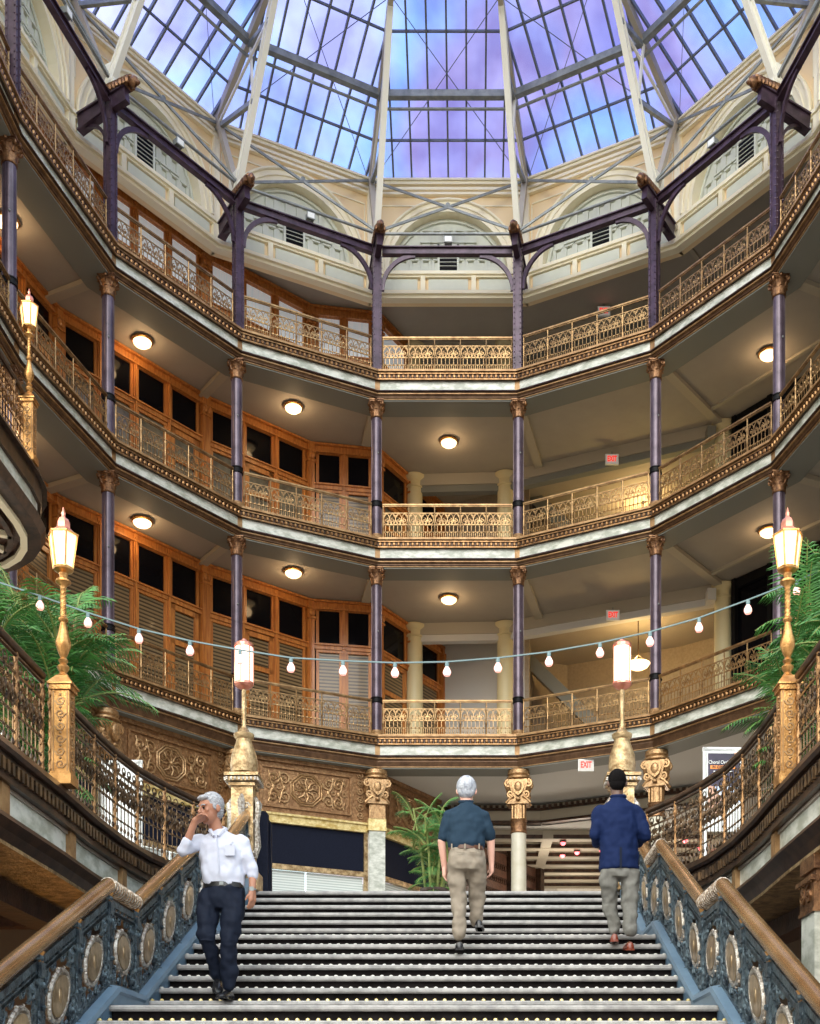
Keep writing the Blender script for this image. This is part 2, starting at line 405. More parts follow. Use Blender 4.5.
# left shop wall polyline
def pol(a, r): return Vector((AX+r*sin(radians(a)), CY+r*cos(radians(a)), 0))
SW = [Vector((pol(-91, 9.7).x, CY-7.3, 0)), pol(-91, 9.7), pol(-63, 9.65), pol(-38.6, 9.7), pol(-21, 10.3), pol(-11, 10.1)]
DG0 = SW[-1]; DDIR = Vector((.5, .866, 0)); DG1 = DG0+DDIR*1.55; DG2 = DG0+DDIR*1.85; DG3 = DG0+DDIR*3.3; DG4 = DG0+DDIR*5.6
m = MB()
for a, b_ in zip(JS[:-1], JS[1:]):
    p = [vert(a, 1.16), vert(b_, 1.16), vert(b_, 7.5 if a >= -1 else 3.2), vert(a, 7.5 if a >= -1 else 3.2)]
    quadslab(m, p, Z(21.5), Z(21.7))
sone('ceiling', m, 'ceiling', 'ceiling of the top gallery')
m = MB(); m.bar(SW[0]+Vector((-3.5, -.1, Z(12.2))), SW[0]+Vector((-.3, -.1, Z(12.2))), .1, 19); sone('wall_left', m, 'plaster_brown', 'end wall of the left galleries')

# backing walls behind galleries
def wallseg(mb, p, q, z0, z1, t=.12, off=.12):
    d = (q-p).normalized(); nrm = Vector((-d.y, d.x, 0))
    if nrm.dot((p+q)/2-Vector((AX, CY, 0))) < 0: nrm = -nrm
    a = [p+nrm*off, q+nrm*off, q+nrm*(off+t), p+nrm*(off+t)]
    quadslab(mb, a, z0, z1)
RW = [pol(39, 11.25), pol(65, 11.25), pol(91, 11.2), Vector((pol(91, 11.2).x, CY-7.3, 0))]
for lv in (2, 3, 4):
    z0, z1 = Z(HL[lv])-.02, Z(CEIL[lv])
    mb = MB(); wallseg(mb, DG3, DG3+Vector((2.4, -.95, 0)), z0, z1, off=0); sone('wall_back', mb, 'plaster_grey' if lv == 2 else 'plaster_tan', 'passage end wall of the %s' % LVN[lv])
    mb = MB()
    pts = [DG3+Vector((2.4, -.95, 0)), DG3+Vector((2.6, 1.0, 0)), pol(14, 14.6), pol(28, 14.4), pol(44, 14.2), pol(46, 11.6)]
    for p, q in zip(pts[:-1], pts[1:]): wallseg(mb, p, q, z0, z1, off=0)
    sone('wall_back', mb, 'plaster_brown' if lv != 2 else 'plaster_tan', 'deep hall wall of the %s' % LVN[lv])
# upper clerestory wall e=1.15
g = struct('wall_clerestory', label='ivory clerestory wall above the top gallery')
E = 1.15
mW = MB(); mC = MB(); mL = MB(); mV = MB(); mP = MB()
def arc(cx, cz, r, a0, a1, n): return [(cx+r*cos(a0+(a1-a0)*i/n), cz+r*sin(a0+(a1-a0)*i/n)) for i in range(n+1)]
for b in range(-5, 6):
    mid, rz, hc = bay(b, E); M = Matrix.Translation(mid+Vector((0, 0, ZE))) @ Matrix.Rotation(rz, 4, 'Z')
    z0, z1, zc, r = 21.0, 24.08, 21.72, 1.55
    # beige wall with an arched opening
    N = 20; top = arc(0, zc, r+.02, pi, 0, N)
    prev = [(-hc, zc)]+top+[(hc, zc)]
    pts = [(-hc, zc)]+[(x, z) for x, z in top]+[(hc, zc)]
    for (xa, za), (xb, zb) in zip(pts[:-1], pts[1:]):
        mW.add([(xa, 0, za), (xb, 0, zb), (xb, 0, z1), (xa, 0, z1), (xa, .2, za), (xb, .2, zb), (xb, .2, z1), (xa, .2, z1)],
               [(0, 1, 2, 3), (7, 6, 5, 4), (0, 4, 5, 1), (3, 2, 6, 7)], M)
    mW.box((0, .1, (z0+zc)/2), (2*hc+.11, .2, zc-z0), M)
    # recessed beige spandrel panels
    for s_ in (-1, 1):
        mP.bar((s_*(hc-.16), -.01, 22.5), (s_*(hc-.16), -.01, 23.42), .03, .03, M=M)
        mP.bar((s_*(hc-.16), -.01, 23.45), (s_*.75, -.01, 23.45), .03, .03, M=M)
    # cream arch
    o_ = arc(0, zc, r+.31, pi, 0, N); i_ = arc(0, zc, r-.02, pi, 0, N)
    for k in range(N):
        vs = [(i_[k][0], -.10, i_[k][1]), (i_[k+1][0], -.10, i_[k+1][1]), (o_[k+1][0], -.10, o_[k+1][1]), (o_[k][0], -.10, o_[k][1])]
        vs += [(x, .16, z) for x, y, z in vs]
        mC.add(vs, [(0, 1, 2, 3), (0, 4, 5, 1), (1, 5, 6, 2), (2, 6, 7, 3), (3, 7, 4, 0)], M)
    mC.tube([(x, -.12, z) for x, z in arc(0, zc, r+.28, pi, 0, N)], .04, 6, M=M)
    mC.tube([(x, -.11, z) for x, z in arc(0, zc, r+.12, pi, 0, N)], .025, 6, M=M)
    # ledges / cornices
    for i in range(4):
        x = -hc+.06+(2*hc-.12)*(i)/3; mC.box((x, -.05, 21.40), (.12, .10, .40), M)
    for i in range(3):
        x = -hc+.06+(2*hc-.12)*(i+.5)/3; mL.box((x, -.02, 21.40), (1.02, .05, .28), M)
    # corner pilaster
    for s_ in (-1, 1): mC.box((s_*(hc-.03), -.04, 22.75), (.14, .10, 2.1), M)
    # lunette infill
    for k in range(N):
        vs = [(0, .15, zc), (i_[k][0], .15, i_[k][1]), (i_[k+1][0], .15, i_[k+1][1])]; mL.add(vs, [(0, 1, 2)], M)
    mL.tube([(x, .12, z) for x, z in arc(0, zc, r-.12, pi, 0, N)], .03, 5, M=M)
    for row, zz in enumerate((21.98, 22.36, 22.74, 23.10)):
        for i in range(-4, 5):
            x = i*.29; w2 = .11
            if abs(i) <= 0 and row < 2: continue
            if (abs(x)+w2)**2+(zz-zc+.16)**2 > (r-.16)**2: continue
            for q in (-1, 1):
                mL.bar((x+q*w2, .11, zz-.15), (x+q*w2, .11, zz+.15), .035, .08, up=(1, 0, 0), M=M); mL.bar((x-w2, .11, zz+q*.15), (x+w2, .11, zz+q*.15), .08, .035, M=M)
            mL.box((x, .14, zz), (.13, .03, .2), M)
    mL.box((0, .10, 22.14), (.56, .08, .72), M); mV.box((0, .06, 22.14), (.46, .02, .60), M)
    for k in range(6): mV.bar((-.23, .045, 21.9+k*.1), (.23, .045, 21.9+k*.1), .02, .03, M=M)
    for q in (-1, 1): mL.box((q*.25, .05, 22.14), (.05, .06, .72), M)
    mL.box((0, .05, 22.48), (.55, .06, .05), M)
    for k in range(6): mL.bar((-.23, .035, 21.94+k*.1), (.23, .035, 21.94+k*.1), .02, .010, M=M)
for zz, hh, dd in ((21.66, .08, .16), (21.595, .05, .11), (21.20, .06, .12), (21.10, .08, .24), (21.02, .07, .17), (23.72, .06, .12), (23.86, .07, .10), (23.99, .07, .12), (24.06, .05, .16)):
    sweep(mC, [(E-dd+.02, zz-hh/2), (E-dd+.02, zz+hh/2), (E+.05, zz+hh/2), (E+.05, zz-hh/2)])
mW.build('plaster', 'beige', g, False); mC.build('moulding', 'cream', g, False); mL.build('lunette_panel', 'lunette', g, False)
mV.build('louver', 'black', g, False); mP.build('panel_trim', 'cream', g, False)

# skylight
g = struct('window_1', label='glazed roof lantern over the court')
E0 = 1.25; H0 = 24.12; SL = .52
def sky_pt(b, x01, rr):    # rr = radial distance (normal) from the centre, x01 in -1..1
    a = radians(26*b); o = Vector((sin(a), cos(a), 0)); t = Vector((cos(a), -sin(a), 0))
    hh = H0+SL*(RI+E0-rr)
    return Vector((AX, CY, ZE))+o*rr+t*(rr*T13*x01)+Vector((0, 0, hh))
mG = MB(); mB = MB(); mR = MB(); mPu = MB()
R0 = RI+E0
for b in range(-3, 4):
    mG.add([sky_pt(b, -1, R0), sky_pt(b, 1, R0), sky_pt(b, 1, .4), sky_pt(b, -1, .4)], [(0, 1, 2, 3)])
    a = radians(26*b); t = Vector((cos(a), -sin(a), 0))
    for i in range(-4, 5):
        x = i*.47
        r1 = max(abs(x)/T13, .5)
        p = sky_pt(b, x/(R0*T13), R0); q = sky_pt(b, x/(r1*T13), r1)
        mB.bar(p+Vector((0, 0, -.03)), q+Vector((0, 0, -.03)), .045, .09)
    for rr in (R0-.85, R0-2.75, R0-4.5): mB.bar(sky_pt(b, -1, rr)-Vector((0, 0, .03)), sky_pt(b, 1, rr)-Vector((0, 0, .03)), .04, .05)
    for rr in (R0-1.78, R0-3.7, R0-5.4):
        mPu.bar(sky_pt(b, -1, rr)-Vector((0, 0, .18)), sky_pt(b, 1, rr)-Vector((0, 0, .18)), .14, .16)
        mPu.tube([sky_pt(b, -1, rr+.12)-Vector((0, 0, .36)), sky_pt(b, 1, rr+.12)-Vector((0, 0, .36))], .035, 6)
    mPu.bar(sky_pt(b, -1, R0), sky_pt(b, 1, R0), .16, .14)
for j, sgn, b in ((-4, -1, -3), (-3, -1, -2), (-2, -1, -1), (-1, -1, 0), (1, 1, 0), (2, 1, 1), (3, 1, 2), (4, 1, 3)):
    mR.bar(sky_pt(b, sgn, R0)-Vector((0, 0, .12)), sky_pt(b, sgn, .5)-Vector((0, 0, .12)), .12, .22)
mG.build('glass_pane', 'roof_glass', g, False); mB.build('glazing_bar', 'glazing_bar', g, False)
mR.build('hip_rib', 'rib_cream', g, False); mPu.build('purlin', 'steel', g, False)

# hall on the main level behind the ring: walls and coffered ceiling
LC = 8.64
m = MB(); V1 = vert(-1, .25); D3 = V1+DDIR*9
m.add([], [])
quadslab(m, [vert(-1, .2), vert(1, .2), vert(1, 3.4), vert(-1, 3.4)], Z(LC-.04), Z(LC-.01)); 
for a, b_ in ((1, 2), (2, 3), (3, 4), (4, 5)): quadslab(m, [vert(a, .2), vert(b_, .2), vert(b_, 3.4), vert(a, 3.4)], Z(LC-.04), Z(LC-.01))
sone('ceiling', m, 'plaster_grey', 'plain ceiling of the main floor walk')
g = struct('ceiling', label='coffered ceiling of the main floor hall')
m = MB(); quadslab(m, [pol(-14, 11.3), pol(-2, 22), pol(60, 22), pol(75, 11.0), pol(39, 11.25), pol(13, 11.2)], Z(8.05), Z(8.1)); m.build('coffer_field', 'plaster_grey', g, False)
m = MB(); m2 = MB()
for i in range(7):
    y = 33.2+i*1.15
    m.box((4.5, y, Z(7.92)), (13, .32, .26)); m2.box((4.5, y-.17, Z(7.86)), (13, .04, .10)); m2.box((4.5, y+.17, Z(7.86)), (13, .04, .10))
for x in (-.2, 2.2, 4.6, 7.0, 9.4): m.box((x, 36.7, Z(7.92)), (.3, 7.4, .24))
m.build('coffer_beam', 'rib_cream', g, False); m2.build('coffer_trim', 'dark_bronze', g, False)
m = MB(); m2 = MB()
BR = [pol(-13, 11.3), pol(13, 11.25), pol(39, 11.25), pol(65, 11.25)]
for p, q in zip(BR[:-1], BR[1:]):
    m.bar(p+Vector((0, 0, Z(8.30))), q+Vector((0, 0, Z(8.30))), .3, .5); m2.bar(p+Vector((0, -.12, Z(8.42))), q+Vector((0, -.12, Z(8.42))), .2, .07)
    m2.bar(p+Vector((0, -.1, Z(8.08))), q+Vector((0, -.1, Z(8.08))), .2, .07)
    d = (q-p); L = d.length; n = int(L/.16)
    for i in range(n):
        c = p+d*((i+.5)/n)+Vector((0, -.2, Z(8.48))); m2.box(c, (.09, .09, .09))
g = struct('trim_7', label='cornice beam in front of the coffered ceiling'); m.build('beam', 'rib_cream', g, False); m2.build('dentil', 'dark_bronze', g, False)
m = MB(); wallseg(m, pol(-12, 21), pol(10, 21.5), Z(L1), Z(8.3), off=0); wallseg(m, pol(10, 21.5), pol(62, 17), Z(L1), Z(8.3), off=0); wallseg(m, pol(62, 17), pol(80, 11.6), Z(L1), Z(8.3), off=0)
sone('wall_back', m, 'plaster_tan', 'end wall of the main floor hall')
# ------------------------------------------------------------------ columns
def corinthian(m, z0, z1, r0, r1, n=8):
    """bell, two rows of leaves, corner volutes and abacus between z0 and z1"""
    H = z1-z0
    m.lathe([(r0*1.12, z0), (r0*1.2, z0+H*.04), (r0*1.02, z0+H*.08), (r0*1.0, z0+H*.5), (r0*1.25, z0+H*.8), (r0*1.5, z0+H*.86)], 14)
    for row, (zb, zt, ro) in enumerate(((z0+H*.06, z0+H*.46, 1.35), (z0+H*.34, z0+H*.76, 1.62))):
        for k in range(n):
            a = 2*pi*(k+row*.5)/n; M = Matrix.Rotation(a, 4, 'Z'); w = r0*.42; hh = zt-zb
            pts = [(r0*1.03, zb, w), (r0*1.10, zb+hh*.55, w*1.1), (r0*ro*.95, zb+hh*.95, w*.8), (r0*ro*1.08, zb+hh*.86, w*.35)]
            vs = []
            for (x, z, ww) in pts: vs += [(x, -ww, z), (x+.012, 0, z+.004), (x, ww, z)]
            for (x, z, ww) in pts: vs += [(x-.02, -ww, z), (x-.02, 0, z), (x-.02, ww, z)]
            fs = []
            for i in range(3):
                for j in range(2): fs.append((i*3+j, i*3+j+1, i*3+j+4, i*3+j+3)); fs.append((12+i*3+j, 12+i*3+j+3, 12+i*3+j+4, 12+i*3+j+1))
            for i in range(3): fs.append((i*3, i*3+3, i*3+15, i*3+12)); fs.append((i*3+2, i*3+14, i*3+17, i*3+5))
            fs.append((9, 10, 22, 21)); fs.append((10, 11, 23, 22))
            m.add(vs, fs, M)
    for k in range(4):
        a = pi/4+k*pi/2; M = Matrix.Rotation(a, 4, 'Z'); m.tube(spiral(r1*1.12, z0+H*.78, H*.13, 1.3, pi/2, 10, 1), [.028]*11, 5, M=M)
        m.ball((r1*1.12, 0, z0+H*.78), .03, 6, 4, M=M); m.tube([(r0*1.1, 0, z0+H*.45), (r1*.95, 0, z0+H*.66), (r1*1.1, 0, z0+H*.90)], .022, 5, M=M)
    for zz, s_, hh in ((z1-H*.09, 1.0, H*.06), (z1-H*.03, 1.12, H*.06)): m.box((0, 0, zz), (r1*1.75*s_, r1*1.75*s_, hh))
    for k in range(4):
        M = Matrix.Rotation(k*pi/2, 4, 'Z'); m.ball((r1*.98, 0, z1-H*.08), .04, 6, 4, M=M)
def make_column(h):
    t = thing('column', 'column', 'column', group=None)
    r = .125; m = MB(); n = 28
    prof = [(r*1.06, .16), (r, .22), (r*.97, h-.42)]
    m.lathe(prof, 20)
    for k in range(14): # fillets running up the shaft
        a = 2*pi*k/14; m.bar((cos(a)*r*.99, sin(a)*r*.99, .2), (cos(a)*r*.96, sin(a)*r*.96, h-.42), .012, .012, up=(cos(a), sin(a), 0))
    m.build('shaft', 'purple', t)
    m = MB(); m.lathe([(.185, 0), (.185, .05), (.165, .07), (.172, .10), (.15, .13), (.142, .16)], 18); m.build('base', 'gold_paint', t)
    m = MB(); m.lathe([(.128, .84), (.15, .85), (.15, .87), (.138, .88), (.138, .95), (.15, .96), (.15, .98), (.128, .99)], 18); m.build('collar', 'black', t)
    m = MB(); corinthian(m, h-.43, h-.01, .125, .19); m.build('capital', 'capital', t)
    m = MB(); m.ball((.05, -.125, h*.62), .022, 6, 4); m.build('stud', 'steel', t)
    return t
CN = {-4: 'at the far left picture edge', -3: 'third left of the centre', -2: 'second left of the centre', -1: 'first left of the centre', 1: 'first right of the centre', 2: 'second right of the centre', 3: 'third right of the centre'}
for lv in (2, 3):
    h = (HL[lv+1]-.67)-HL[lv]; P = First(make_column(h))
    for j in (-4, -3, -2, -1, 1, 2, 3):
        v = vert(j, .06); P.put((v.x, v.y, Z(HL[lv])), 0, 'purple iron column with bronze capital on the %s, %s' % (LVN[lv], CN[j]), 'purple columns of the %s' % LVN[lv])
# lattice posts of the top gallery, with bracket and gilt head
def make_post():
    t = thing('iron_post', 'post', 'post'); H = 21.45-HL[4]; w = .078
    m = MB()
    for a in (-1, 1):
        for b in (-1, 1): m.bar((a*w, b*w, 0), (a*w, b*w, H), .05, .05, up=(1, 0, 0))
    for a in (-1, 1):
        m.box((a*w, 0, H/2), (.012, .12, H)); m.box((0, a*w, H/2), (.12, .012, H))
    k = .07
    while k < H-.1:
        for a in (-1, 1):
            for s_ in (-1, 1): m.ball((a*w*.95, s_*(w+.028), k), .018, 5, 3); m.ball((s_*(w+.028), a*w*.95, k), .018, 5, 3)
        k += .14
    m.build('post_body', 'plum_iron', t, False)
    # radial bracket: +y is outward
    m = MB(); m.bar((0, -.45, H-.02), (0, .84, H-.20), .14, .32); m.bar((0, -.5, H+.13), (0, .84, H-.03), .22, .04); m.bar((0, .12, H-.21), (0, .84, H-.36), .20, .04)
    pts = [(0, .08+.58*(1-cos(i*pi/16)), H-.98+.66*sin(i*pi/16)) for i in range(9)]
    m.tube(pts, .045, 4); m.build('bracket', 'plum_iron', t)
    m = MB(); m.bar((0, -.52, H+.19), (0, .22, H+.21), .22, .17)
    for i in range(9):
        y = -.56+i*.09; m.ball((0, y, H+.27+.02*(i % 2)), .10, 7, 5, (1.0, .8, .7)); 
        for s_ in (-1, 1): m.ball((s_*.10, y+.03, H+.18), .06, 6, 4, (.8, 1, 1.2))
    m.ball((0, -.62, H+.18), .11, 8, 6, (.8, 1.1, 1.1)); m.ball((0, -.72, H+.12), .06, 6, 5, (.8, 1.4, .8)); m.tube(spiral(0, 0, .08, 1.3, 0, 10), .02, 5, M=Matrix.Translation((.11, -.42, H+.19)) @ Matrix.Rotation(pi/2, 4, 'Z')); m.tube(spiral(0, 0, .08, 1.3, 0, 10), .02, 5, M=Matrix.Translation((-.11, -.42, H+.19)) @ Matrix.Rotation(pi/2, 4, 'Z'))
    m.build('gilded_head', 'capital', t)
    return t
P = First(make_post())
for j in (-4, -3, -2, -1, 1, 2, 3):
    v = vert(j, .0); rz = -atan2(v.x-AX, v.y-CY) if abs(j) < 4 else pi/2
    P.put((v.x, v.y, Z(HL[4])), rz, 'riveted iron post of the top gallery with gilded head, %s' % CN[j], 'iron posts of the top gallery')
# beams between posts
def make_beam(half):
    t = thing('iron_beam', 'beam', 'beam'); hh = half-.13; m = MB()
    m.bar((-hh, 0, 0), (hh, 0, 0), .035, .17); m.bar((-hh, 0, .085), (hh, 0, .085), .14, .025); m.bar((-hh, 0, -.085), (hh, 0, -.085), .14, .025)
    for s_ in (-1, 1):
        for i in range(5):
            for z in (-.05, .05): m.ball((s_*(.55+i*.09)*hh/1.6, -.03, z), .016, 5, 3)
    m.build('girder', 'plum_iron', t)
    for s_ in (-1, 1):
        m = MB(); r = .82
        pts = [(s_*(hh-r*(1-cos(i*pi/24))), 0, -.98+r*1.05*sin(i*pi/24)) for i in range(13)]
        for a, b_ in zip(pts[:-1], pts[1:]): m.bar(a, b_, .10, .06, up=(0, 1, 0))
        m.build('knee_brace', 'plum_iron', t)
    m = MB(); m.tube([(-hh, -.02, .42), (hh, -.02, .42)], .035, 6); m.build('tie_pipe', 'steel', t)
    return t
P = First(make_beam(1.75))
for b in range(-4, 4):
    mid, rz, hc = bay(b, 0); P.put((mid.x, mid.y, Z(21.44)), rz, 'dark arched iron girder above the top gallery, %s' % BAYN[b], 'girders above the top gallery')
# small floodlights on the girders
def make_flood():
    t = thing('floodlight', 'f', 'floodlight'); m = MB(); m.box((0, 0, .10), (.18, .14, .13)); m.box((0, -.08, .10), (.21, .02, .16)); m.build('housing', 'steel', t, False)
    m = MB(); m.box((0, -.092, .10), (.17, .008, .12)); m.build('lens', 'white_paint', t, False); m = MB(); m.tube([(0, 0, 0), (0, 0, .05)], .03, 6); m.build('bracket', 'steel', t); return t
P = First(make_flood())
for b in (-3, -2, -1, 0, 2):
    mid, rz, hc = bay(b, 0); P.put((mid.x+.02, mid.y-.04, Z(21.56)), rz, 'small grey floodlight on the iron girder, %s' % BAYN[b], 'floodlights on the girders')

# cream roof trusses
def make_truss():
    t = thing('roof_truss', 'truss', 'roof truss')   # local: +y outward, origin at the post axis, z at h=0
    m = MB()
    def leg(u): return Vector((0, -7.58*u/1.0*1.0263, 22+14*u))
    q = leg(.262); p = leg(0)+Vector((0, .03, -.2))
    m.bar(p, q, .04, .15); d = (q-p).normalized(); up = Vector((0, d.z, -d.y))
    for s_ in (-1, 1): m.bar(p+up*s_*.08, q+up*s_*.08, .14, .03)
    m.build('leg', 'truss', t, False)
    m = MB(); m.box((0, .12, 21.95), (.10, .5, .55)); m.build('gusset', 'truss', t, False)
    foot = Vector((0, (RI+1.0)/C13-RI/C13, 24.12)); m = MB(); m.bar((0, .1, 21.9), foot, .14, .12); m.build('strut', 'rib_cream', t, False)
    m = MB()
    def rib(rr): return Vector((0, (rr-RI)/C13, H0-.28+SL*(RI+E0-rr)))
    f = rib(R0-.15); a1 = leg(.095); k1 = rib(R0-1.78); a2 = leg(.19)
    m.bar(f, a1, .09, .10); m.bar(k1, a2, .09, .10); m.build('tie', 'steel', t, False)
    m = MB(); m.bar(a1, k1+Vector((.03, 0, 0)), .05, .06); m.bar(f, a2-Vector((.03, 0, 0)), .05, .06); m.build('diagonal', 'truss', t, False)
    return t
P = First(make_truss())
for j in (-4, -3, -2, -1, 1, 2, 3, 4):
    v = vert(j, 0); P.put((v.x, v.y, ZE), -atan2(v.x-AX, v.y-CY), 'cream roof truss leg rising from a gilded head, %s' % (CN.get(j, 'beyond the right picture edge')), 'roof trusses')
# crossed rods between the trusses
P = None
for b in range(-3, 4):
    mid, rz, hc = bay(b, 0); e1 = 1.0; h2 = (RI+e1)*T13
    if P is None:
        t = thing('brace_rod', 'r', 'brace'); 
        for s_ in (-1, 1):
            m = MB(); m.bar((s_*(hc-.05), 0, 21.95), (-s_*h2, e1, 24.0), .035, .055); m.build('rod', 'steel', t, False)
        m = MB(); m.lathe([(.06, -.02), (.06, .02)], 8, M=Matrix.Translation((0, e1/2, 22.98)) @ Matrix.Rotation(pi/2, 4, 'X')); m.build('turnbuckle', 'steel', t)
        P = First(t)
    P.put((mid.x, mid.y, ZE), rz, 'crossed grey tie rods below the glass roof, %s' % BAYN[b], 'crossed tie rods')
m = MB()
for b in range(-2, 3):
    for s_ in (-1, 1): m.tube([sky_pt(b, s_, R0-.1)-Vector((0, 0, .16)), sky_pt(b, -s_, R0-3.4)-Vector((0, 0, .16))], .009, 4)
m.build('wind_wire', 'glazing_bar', [o for o in bpy.data.objects if o.name == 'window_1'][0])

# ------------------------------------------------------------------ gallery railings
def make_railing(w):
    t = thing('gallery_railing', 'r', 'railing'); NP = 5; pw = w/NP
    m = MB(); m.bar((-w/2, 0, .90), (w/2, 0, .90), .07, .035); m.bar((-w/2, 0, .875), (w/2, 0, .875), .035, .03); m.build('top_rail', 'gilt_rail', t, False)
    m = MB(); m.bar((-w/2, 0, .06), (w/2, 0, .06), .04, .03); m.build('bottom_rail', 'gilt_rail', t, False)
    m0 = MB()
    m0.lathe([(.022, 0), (.022, .3), (.034, .33), (.022, .36), (.017, .6), (.03, .64), (.017, .67), (.017, .87)], 7)
    po = None
    for i in range(NP+1):
        if po is None: o = po = m0.build('post', 'gilt_rail', t)
        else: o = po.copy(); COL.objects.link(o); o.parent = t
        o.location = (-w/2+i*pw*.994+.01, 0, 0)
    m = MB(); hw = pw/2-.02
    m.bar((-hw, 0, .70), (hw, 0, .70), .022, .018); m.bar((-hw, 0, .41), (hw, 0, .41), .022, .018); m.bar((-hw, 0, .23), (hw, 0, .23), .016, .014)
    n = 6
    for i in range(n):
        x = -hw+(i+.5)*2*hw/n; m.bar((x, 0, .07), (x, 0, .41), .014, .014, up=(0, 1, 0)); m.ball((x, 0, .23), .026, 5, 4); m.ball((x, 0, .41), .02, 5, 4); m.ball((x, 0, .12), .018, 5, 3)
    for i in range(n+1):
        x = -hw+i*2*hw/n; m.bar((x, 0, .07), (x, 0, .23), .010, .010, up=(0, 1, 0))
    for i in range(4):
        x = -hw+(i+.5)*2*hw/4; r = 2*hw/8*.98; m.tube(circ(x, .555, r*1.0, 10, sz=1.75), .0095, 4, True)
        m.tube(spiral(x, .53, r*.72, 1.25, pi/2, 9, 1 if i % 2 else -1), .010, 4); m.ball((x, 0, .53), .020, 5, 4)
        m.tube(spiral(x+(r*.5 if i % 2 else -r*.5), .64, r*.5, 1.0, -pi/2, 6, 1 if i % 2 else -1), .009, 4)
    for i in range(3): m.tube(circ(-hw+(i+1)*2*hw/4, .47, .05, 8), .009, 4, True)
    pp = None
    for i in range(NP):
        if pp is None: o = pp = m.build('scroll_panel', 'gilt_rail', t)
        else: o = pp.copy(); COL.objects.link(o); o.parent = t
        o.location = (-w/2+(i+.5)*pw, 0, 0)
    return t
P = First(make_railing(3.22))
for lv in (2, 3, 4):
    for b in range(-4, 4):
        mid, rz, hc = bay(b, .02); P.put((mid.x, mid.y, Z(HL[lv])), rz, 'gilt scrollwork railing of the %s, %s' % (LVN[lv], BAYN[b]), 'railings of the %s' % LVN[lv])

# ------------------------------------------------------------------ wooden shopfronts
def shopfront(p, q, lv, spec, label):
    """faces the court; local x from p to q, -y towards the court"""
    d = q-p; L = d.length; rz = atan2(d.y, d.x); h = CEIL[lv]-HL[lv]+(-.03)
    t = thing('shopfront', label, 'shopfront', (p.x, p.y, Z(HL[lv])), rz, 'wooden shopfronts of the %s' % LVN[lv])
    tr = {2: 3.05, 3: 2.45, 4: 1.75}[lv]; n = len(spec); pil = .24; sw = (L-pil*1.0)/n
    m = MB(); m.box((L/2, .03, h-.10), (L, .16, .2)); m.box((L/2, -.05, h-.22), (L, .12, .05)); m.box((L/2, -.05, h-.03), (L, .18, .05))
    m.box((L/2, 0, tr), (L, .14, .12)); m.box((L/2, -.07, tr+.055), (L, .08, .03)); m.box((L/2, .02, .09), (L, .14, .18))
    for x in (pil*.25, L-pil*.25):
        m.box((x, -.02, h/2), (pil*.5, .20, h))
    for i in range(1, n): m.box((pil/2+i*sw, 0, h/2), (.10, .14, h)); m.box((pil/2+i*sw, -.08, h/2), (.04, .04, h-.3))
    for x in (pil*.25, L-pil*.25):
        for k in range(3): m.bar((x-.035+k*.035, -.125, .2), (x-.035+k*.035, -.125, h-.55), .012, .012, up=(0, 1, 0))
    m.build('frame', 'wood', t, False)
    m = MB()
    for x in (pil*.3, L-pil*.3):
        m.box((x, -.09, h-.50), (.17, .12, .05)); m.box((x, -.09, h-.24), (.20, .14, .05)); m.ball((x, -.15, h-.37), .07, 8, 5, (1, .6, 1.3)); m.tube(spiral(x-.05, h-.30, .04, 1.2, 0, 8), .012, 4, M=Matrix.Translation((0, -.16, 0))); m.tube(spiral(x+.05, h-.30, .04, 1.2, pi, 8, -1), .012, 4, M=Matrix.Translation((0, -.16, 0)))
    m.build('carved_capital', 'wood', t)
    for i, kind in enumerate(spec):
        x0 = pil/2+i*sw+.05; x1 = pil/2+(i+1)*sw-.05; w = x1-x0; xc = (x0+x1)/2
        m = MB()
        for z in (tr+.09, h-.23): m.bar((x0, 0, z), (x1, 0, z), .08, .05)
        for x in (x0+.025, x1-.025): m.bar((x, 0, tr+.06), (x, 0, h-.2), .08, .05, up=(0, 1, 0))
        sash = m.build('transom_sash', 'wood', t, False)
        m = MB(); m.box((xc, .02, (tr+h-.14)/2), (w-.06, .015, h-.14-tr-.06)); m.build('pane', 'curtain_glow' if lv == 4 else 'dark_glass', sash, False)
        if kind == 'd':
            m = MB(); zt = tr-.08
            for x in (x0+.07, x1-.07): m.bar((x, 0, .02), (x, 0, zt), .08, .13, up=(1, 0, 0))
            for z, hh in ((.14, .24), (tr*.68, .12), (zt-.06, .12)): m.bar((x0, 0, z), (x1, 0, z), .08, hh)
            m.box((xc, .02, .42), (w-.2, .03, .4)); dr = m.build('door', 'wood', t, False)
            m = MB(); m.box((xc, .02, (.6+tr*.68)/2), (w-.24, .015, tr*.68-.66)); m.box((xc, .02, (tr*.68+zt)/2), (w-.24, .015, zt-tr*.68-.2)); m.build('glass', 'curtain_glow' if lv == 4 else ('blinds' if lv == 2 else 'mid_glass'), dr, False)
            m = MB(); m.ball((x0+.12, -.09, 1.05), .035, 8, 6); m.tube([(x0+.12, -.04, 1.05), (x0+.12, -.09, 1.05)], .012, 6); m.build('knob', 'gold', dr)
        else:
            m = MB()
            for z in (.22, tr-.10): m.bar((x0, 0, z), (x1, 0, z), .08, .07)
            for x in (x0+.03, x1-.03): m.bar((x, 0, .2), (x, 0, tr-.06), .08, .06, up=(0, 1, 0))
            wd = m.build('window_sash', 'wood', t, False)
            m = MB(); m.box((xc, .02, (.2+tr)/2), (w-.08, .015, tr-.36)); m.build('pane', 'curtain_glow' if lv == 4 else ('blinds' if lv == 2 or kind == 'b' else 'mid_glass'), wd, False)
    return t
SP = [None, ('wwwd', 'at the far left'), ('wwwd', 'third wall facet left of the passage'), ('wdw', 'second wall facet left of the passage'), ('bb', 'on the short facet beside the passage')]
